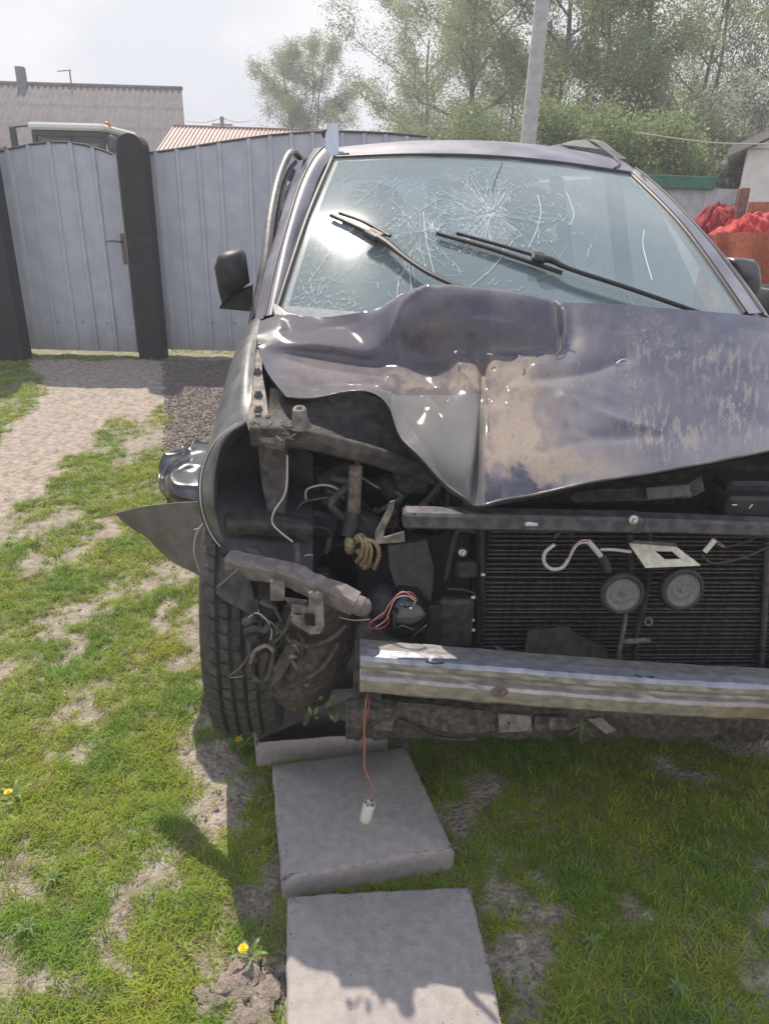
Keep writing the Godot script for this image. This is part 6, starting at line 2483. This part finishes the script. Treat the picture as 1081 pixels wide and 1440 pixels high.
	prof.append(Vector2(.22, d.y + .03))
	prof.append(Vector2(0, d.y + .03))
	lathe(st, prof, Transform3D(Basis(), Vector3.ZERO), 28)
	var brl := obj("barrel", st, M.black_plastic)
	brl.position = Vector3(d.x + .29, -.01, -4.8)
	tag(brl, "black barrel at the right edge below the car's mirror", "barrel")
	# white house
	var w := thing("white_house", "white-walled house with a grey roof at the right edge", "house")
	var c := at_z(1047, 225, 10.5)
	c.y = 0
	var rear := Vector3(c.x, 0, c.z).normalized()
	var toright := Vector3(-rear.z, 0, rear.x)
	var hb := Basis(toright, Vector3.UP, -rear)
	st = mb()
	box(st, c + toright * 2.0 + rear * 1.5 + Vector3.UP * 1.1, Vector3(4.0, 2.2, 3.0), hb, .02)
	obj("wall", st, M.white_wall, w)
	st = mb()
	var eave := c + Vector3.UP * 2.16
	plate(st, [eave, eave + toright * 2.0 + Vector3.UP * 1.0, eave + toright * 4.0], rear * 3.0)
	obj("gable", st, M.white_wall, w)
	for sl in [0, 1]:
		st = mb()
		var lo := eave - toright * .22 - Vector3.UP * .09 if sl == 0 else eave + toright * 4.22 - Vector3.UP * .09
		var hi := eave + toright * 2.0 + Vector3.UP * 1.02
		plate(st, [lo - rear * .18, hi - rear * .18, hi + Vector3.UP * .12 - rear * .18, lo + Vector3.UP * .10 - rear * .18], rear * 3.4)
		obj("roof", st, M.grey_roof, w)
	settle(w, c + toright * 2.0)
	var s := thing("old_shed", "old brown shed with a pale sagging roof beside the white house", "shed")
	var r0 := at_z(1008, 236, 13.0)
	var r1 := at_z(1060, 212, 14.6)
	st = mb()
	plate(st, [r0, at_z(1052, 236, 13.0), r1 + Vector3(.3, 0, 0), at_z(1034, 210, 14.6)], Vector3(0, .05, 0))
	obj("roof", st, M.grey_roof, s)
	for k in 7:
		st = mb()
		box(st, Vector3(r0.x - .18 + k * .17, r0.y * .5 - .02, -13.25), Vector3(.16, r0.y - .06, .03), Basis(), .004)
		obj("board", st, M.old_boards, s)
	st = mb()
	plate(st, [at_z(1006, 214, 15.0), at_z(1022, 192, 15.0), at_z(1052, 192, 15.0), at_z(1040, 214, 15.0)], Vector3(0, 0, -.4))
	obj("dark_gable", st, M.cab_dark, s)
	st = mb()
	blob(st, at_z(1030, 204, 14.9), Vector3(.04, .04, .03), Basis(), .1, 2, 6, 8)
	obj("lamp_globe", st, M.cab_white, s)
	settle(s, Vector3(r0.x + .4, 0, -13.5))
	# black plastic bag lying by the front wing
	st = mb()
	var rows := []
	for k in [[[238, 706, 2.08], [252, 709, 2.04], [275, 708, 2.0], [300, 708, 2.0]], [[219, 680, 2.16], [236, 694, 2.05], [262, 700, 2.0], [300, 702, 2.0]], [[222, 660, 2.24], [240, 668, 2.12], [262, 672, 2.08], [300, 672, 2.08]], [[236, 640, 2.32], [250, 648, 2.24], [268, 650, 2.2], [300, 650, 2.2]], [[262, 622, 2.4], [268, 624, 2.38], [282, 622, 2.36], [300, 620, 2.36]]]:
		rows.append(path_t(k))
	var n := FastNoiseLite.new()
	n.seed = 14
	n.frequency = 4.0
	n.fractal_type = FastNoiseLite.FRACTAL_RIDGED
	n.fractal_octaves = 2
	var sm := smooth_rows(rows, 10)
	for r in sm:
		for j in r.size():
			r[j] += Vector3(-.3, .6, .8) * .035 * n.get_noise_3d(r[j].x * 1.0 + r[j].y * .7, r[j].y * .6, r[j].z * .8)
	sheet(st, sm)
	var back := []
	for r in sm:
		back.append([r[0], r[0] + Vector3(.1, -.3, -.1), r[0] + Vector3(.3, -.6, -.2)])
	sheet(st, back)
	tag(obj("plastic_bag", st, M.bag), "shiny black plastic sheet bundled beside the front wing", "plastic bag")

func drape(called: String, label: String, m: Material, list: Array, sd: int) -> void:
	var ctrl := []
	for k in list:
		ctrl.append(path_t(k))
	var rows := smooth_rows(ctrl, 10)
	var n := FastNoiseLite.new()
	n.seed = sd
	n.frequency = 4.5
	n.fractal_octaves = 3
	for r in rows:
		for j in r.size():
			var v: float = n.get_noise_3d(r[j].x * 2.2, r[j].y * .8, r[j].z)
			r[j] += Vector3(0, .05, .08) * v
	var st := mb()
	thick_sheet(st, rows, Vector3(0, -.012, -.006))
	tag(obj(called, st, m), label, "cloth", "red cloths on the fence")

# ---------------------------------------------------------------- trees
func leaf_cluster(sd: int, count: int, leaf: float, spread: float) -> ArrayMesh:
	var r := RandomNumberGenerator.new()
	r.seed = sd
	var st := mb()
	st.set_smooth_group(-1)
	for i in count:
		var c := Vector3(r.randf_range(-1, 1), r.randf_range(-1, 1), r.randf_range(-1, 1)).normalized() * spread * pow(r.randf(), .5)
		var up := Vector3(r.randf_range(-1, 1), r.randf_range(-.2, 1), r.randf_range(-1, 1)).normalized()
		var y := up.cross(Vector3(r.randf_range(-1, 1), r.randf_range(-1, 1), r.randf_range(-1, 1))).normalized() * leaf * r.randf_range(.7, 1.3)
		var x := up.cross(y) * .36
		ink = Color.WHITE * r.randf_range(.7, 1.25)
		tri(st, c - y * .5, c - x, c + x)
		tri(st, c - x, c + y * .6, c + x)
	ink = Color.WHITE
	st.generate_normals()
	return st.commit()

var clusters := []

func tree(called: String, label: String, base: Vector3, tall: float, wide: float, leafy: int, tint: Color, sd: int, start := .18, trunk_r := .10, stems := 1, blossom := 0.0) -> void:
	var r := RandomNumberGenerator.new()
	r.seed = sd
	var t := thing(called, label, "tree" if tall > 3.2 else "bush", "trees and bushes behind the yard")
	t.position = base
	var st := mb()
	var tips := []
	for s in stems:
		var lean := Vector3(r.randf_range(-1, 1), 0, r.randf_range(-1, 1)) * wide * (.12 if stems == 1 else .38)
		var tr := [Vector3(lean.x * .1, -.1, lean.z * .1)]
		for k in range(1, 7):
			tr.append(lean * (k / 6.0) + Vector3(r.randf_range(-.06, .06) * wide, tall * .86 * k / 6.0, r.randf_range(-.06, .06) * wide))
		tr = curve(tr, 3)
		var rad := []
		for i in tr.size():
			rad.append(lerpf(trunk_r, trunk_r * .16, float(i) / tr.size()) / sqrt(stems))
		tube(st, tr, rad, 7)
		var n := int(15 / sqrt(stems))
		for k in n:
			var f := lerpf(start, .97, (k + r.randf()) / n)
			var p: Vector3 = tr[int(f * (tr.size() - 1))]
			var a := k * 2.4 + r.randf()
			var env := sin(PI * clampf((f - start * .6) / (1.02 - start * .6), 0.05, .98))
			var l := wide * (.5 + .6 * sqrt(env)) * r.randf_range(.7, 1.1) / (1.0 if stems == 1 else 1.5)
			var d := Vector3(cos(a), r.randf_range(.25, .8), sin(a)).normalized()
			var br := [p]
			for j in range(1, 5):
				br.append(p + d * l * j / 4.0 + Vector3(r.randf_range(-.08, .08), .10 * j * r.randf_range(.2, 1), r.randf_range(-.08, .08)) * l)
			var rr: float = rad[int(f * (tr.size() - 1))] * .6
			tube(st, br, [rr, rr * .75, rr * .55, rr * .35, rr * .18], 5)
			for j in range(1, 5):
				for q in 2:
					var e := (d + Vector3(r.randf_range(-1, 1), r.randf_range(-.3, 1), r.randf_range(-1, 1)) * .9).normalized() * l * r.randf_range(.22, .45)
					var tw := [br[j], br[j] + e * .5 + Vector3(0, .03, 0), br[j] + e]
					tube(st, tw, [rr * .3, rr * .2, .004], 4)
					tips.append([br[j], br[j] + e])
	obj("trunk", st, M.bark, t)
	var places := []
	var tints := []
	for i in int(leafy * 1.05):
		var k: Array = tips[r.randi() % tips.size()]
		var p: Vector3 = k[0].lerp(k[1], r.randf_range(.2, 1.15)) + Vector3(r.randf_range(-1, 1), r.randf_range(-1, .8), r.randf_range(-1, 1)) * .26
		var s := r.randf_range(.55, 1.15)
		var b := Basis(Vector3(r.randf_range(-1, 1), r.randf_range(-1, 1), r.randf_range(-1, 1)).normalized(), r.randf() * TAU).scaled(Vector3.ONE * s)
		places.append(Transform3D(b, p))
		var c := tint * r.randf_range(.75, 1.25)
		c = c.lerp(Color(.30, .33, .16), r.randf() * .3)
		if r.randf() < blossom:
			c = Color(.75, .74, .70)
		tints.append(c)
	var cr := scatter("crown", clusters[sd % clusters.size()], M.leaf, places, tints, t)

func at_ground(px: float, d: float) -> Vector3:
	var p := at_z(px, 200, d)
	return Vector3(p.x, 0, p.z)

func make_trees() -> void:
	var m := plain("leaf", Color.WHITE, .55, 0, .5)
	m.vertex_color_use_as_albedo = true
	m.backlight_enabled = true
	m.backlight = Color(.95, .95, .95)
	clusters = [leaf_cluster(1, 20, .048, .26), leaf_cluster(2, 22, .045, .28), leaf_cluster(3, 18, .052, .24)]
	var g1 := Color(.27, .315, .15)
	var g2 := Color(.24, .30, .13)
	tree("tree", "round pale-green tree standing alone above the red roof", at_ground(432, 32), 7.3, 2.5, 4600, g1, 101, .2, .12, 3)
	tree("tree", "thin sparse tree just right of the lone round tree", at_ground(592, 26), 7.0, 2.3, 2300, g1, 102, .25, .11)
	tree("tree", "tall half-bare tree left of the utility pole", at_ground(668, 21), 8.0, 2.3, 3200, g1, 103, .25, .13)
	tree("tree", "tall leafy tree right behind the utility pole", at_ground(775, 19), 7.8, 1.9, 3400, g1, 104, .22, .13)
	tree("tree", "tall tree with dark leaning limbs in the middle of the thicket", at_ground(868, 16), 7.4, 1.8, 2900, g1, 105, .25, .13, 2)
	tree("tree", "tall sparse tree right of the thicket's middle", at_ground(965, 19), 7.6, 2.0, 2400, g1, 106, .25, .12, 2)
	tree("tree", "bare-branched tree at the top right corner", at_ground(1075, 17), 6.8, 1.9, 700, g1, 107, .3, .11, 2)
	tree("blossoming_tree", "small tree white with blossom above the old shed", at_ground(1040, 16.5), 4.0, 1.05, 1500, g2, 108, .2, .08, 2, .55)
	tree("bush", "pale bush at the foot of the sparse trees left of the pole", at_ground(618, 20), 3.2, 1.3, 2200, g1, 109, .05, .05, 4)
	tree("bush", "fresh green bush left of the utility pole", at_ground(690, 15), 3.0, 1.1, 1800, g2, 110, .05, .05, 4)
	tree("bush", "fresh green bush right of the utility pole", at_ground(800, 13.5), 2.95, 1.0, 1900, g2, 111, .05, .05, 4)
	tree("bush", "dense bush above the right end of the car's roof", at_ground(880, 12.5), 2.75, 1.0, 1900, g2, 112, .05, .05, 4)
	tree("bush", "dense bush behind the green-capped fence", at_ground(955, 12.0), 2.6, .95, 1800, g2, 113, .05, .05, 4)
	tree("bush", "dim bush between the dense bush and the old shed", at_ground(1000, 14.0), 2.9, .9, 1300, g1, 114, .05, .05, 4, .12)
	tree("tree", "background tree filling the thicket above the car's roof", at_ground(735, 25), 6.0, 2.3, 1800, g1, 115, .1, .12, 3)
	tree("tree", "background tree filling the thicket left of the blossoming tree", at_ground(910, 23), 6.2, 2.5, 2000, g1, 116, .1, .12, 3)
	tree("bush", "far hazy bush left of the lone round tree", at_ground(362, 36), 3.6, 1.4, 1300, g1, 117, .05, .05, 3)

func _ready() -> void:
	rng.seed = 7
	make_view()
	make_materials()
	plan_ground()
	make_ground()
	make_gates()
	make_far()
	make_right()
	make_trees()
	make_slabs()
	make_weeds()
	make_car()
	var c := get_node("wrecked_car")
	settle(c, car(0, 0, 3.2))
	make_stones()
	make_grass()
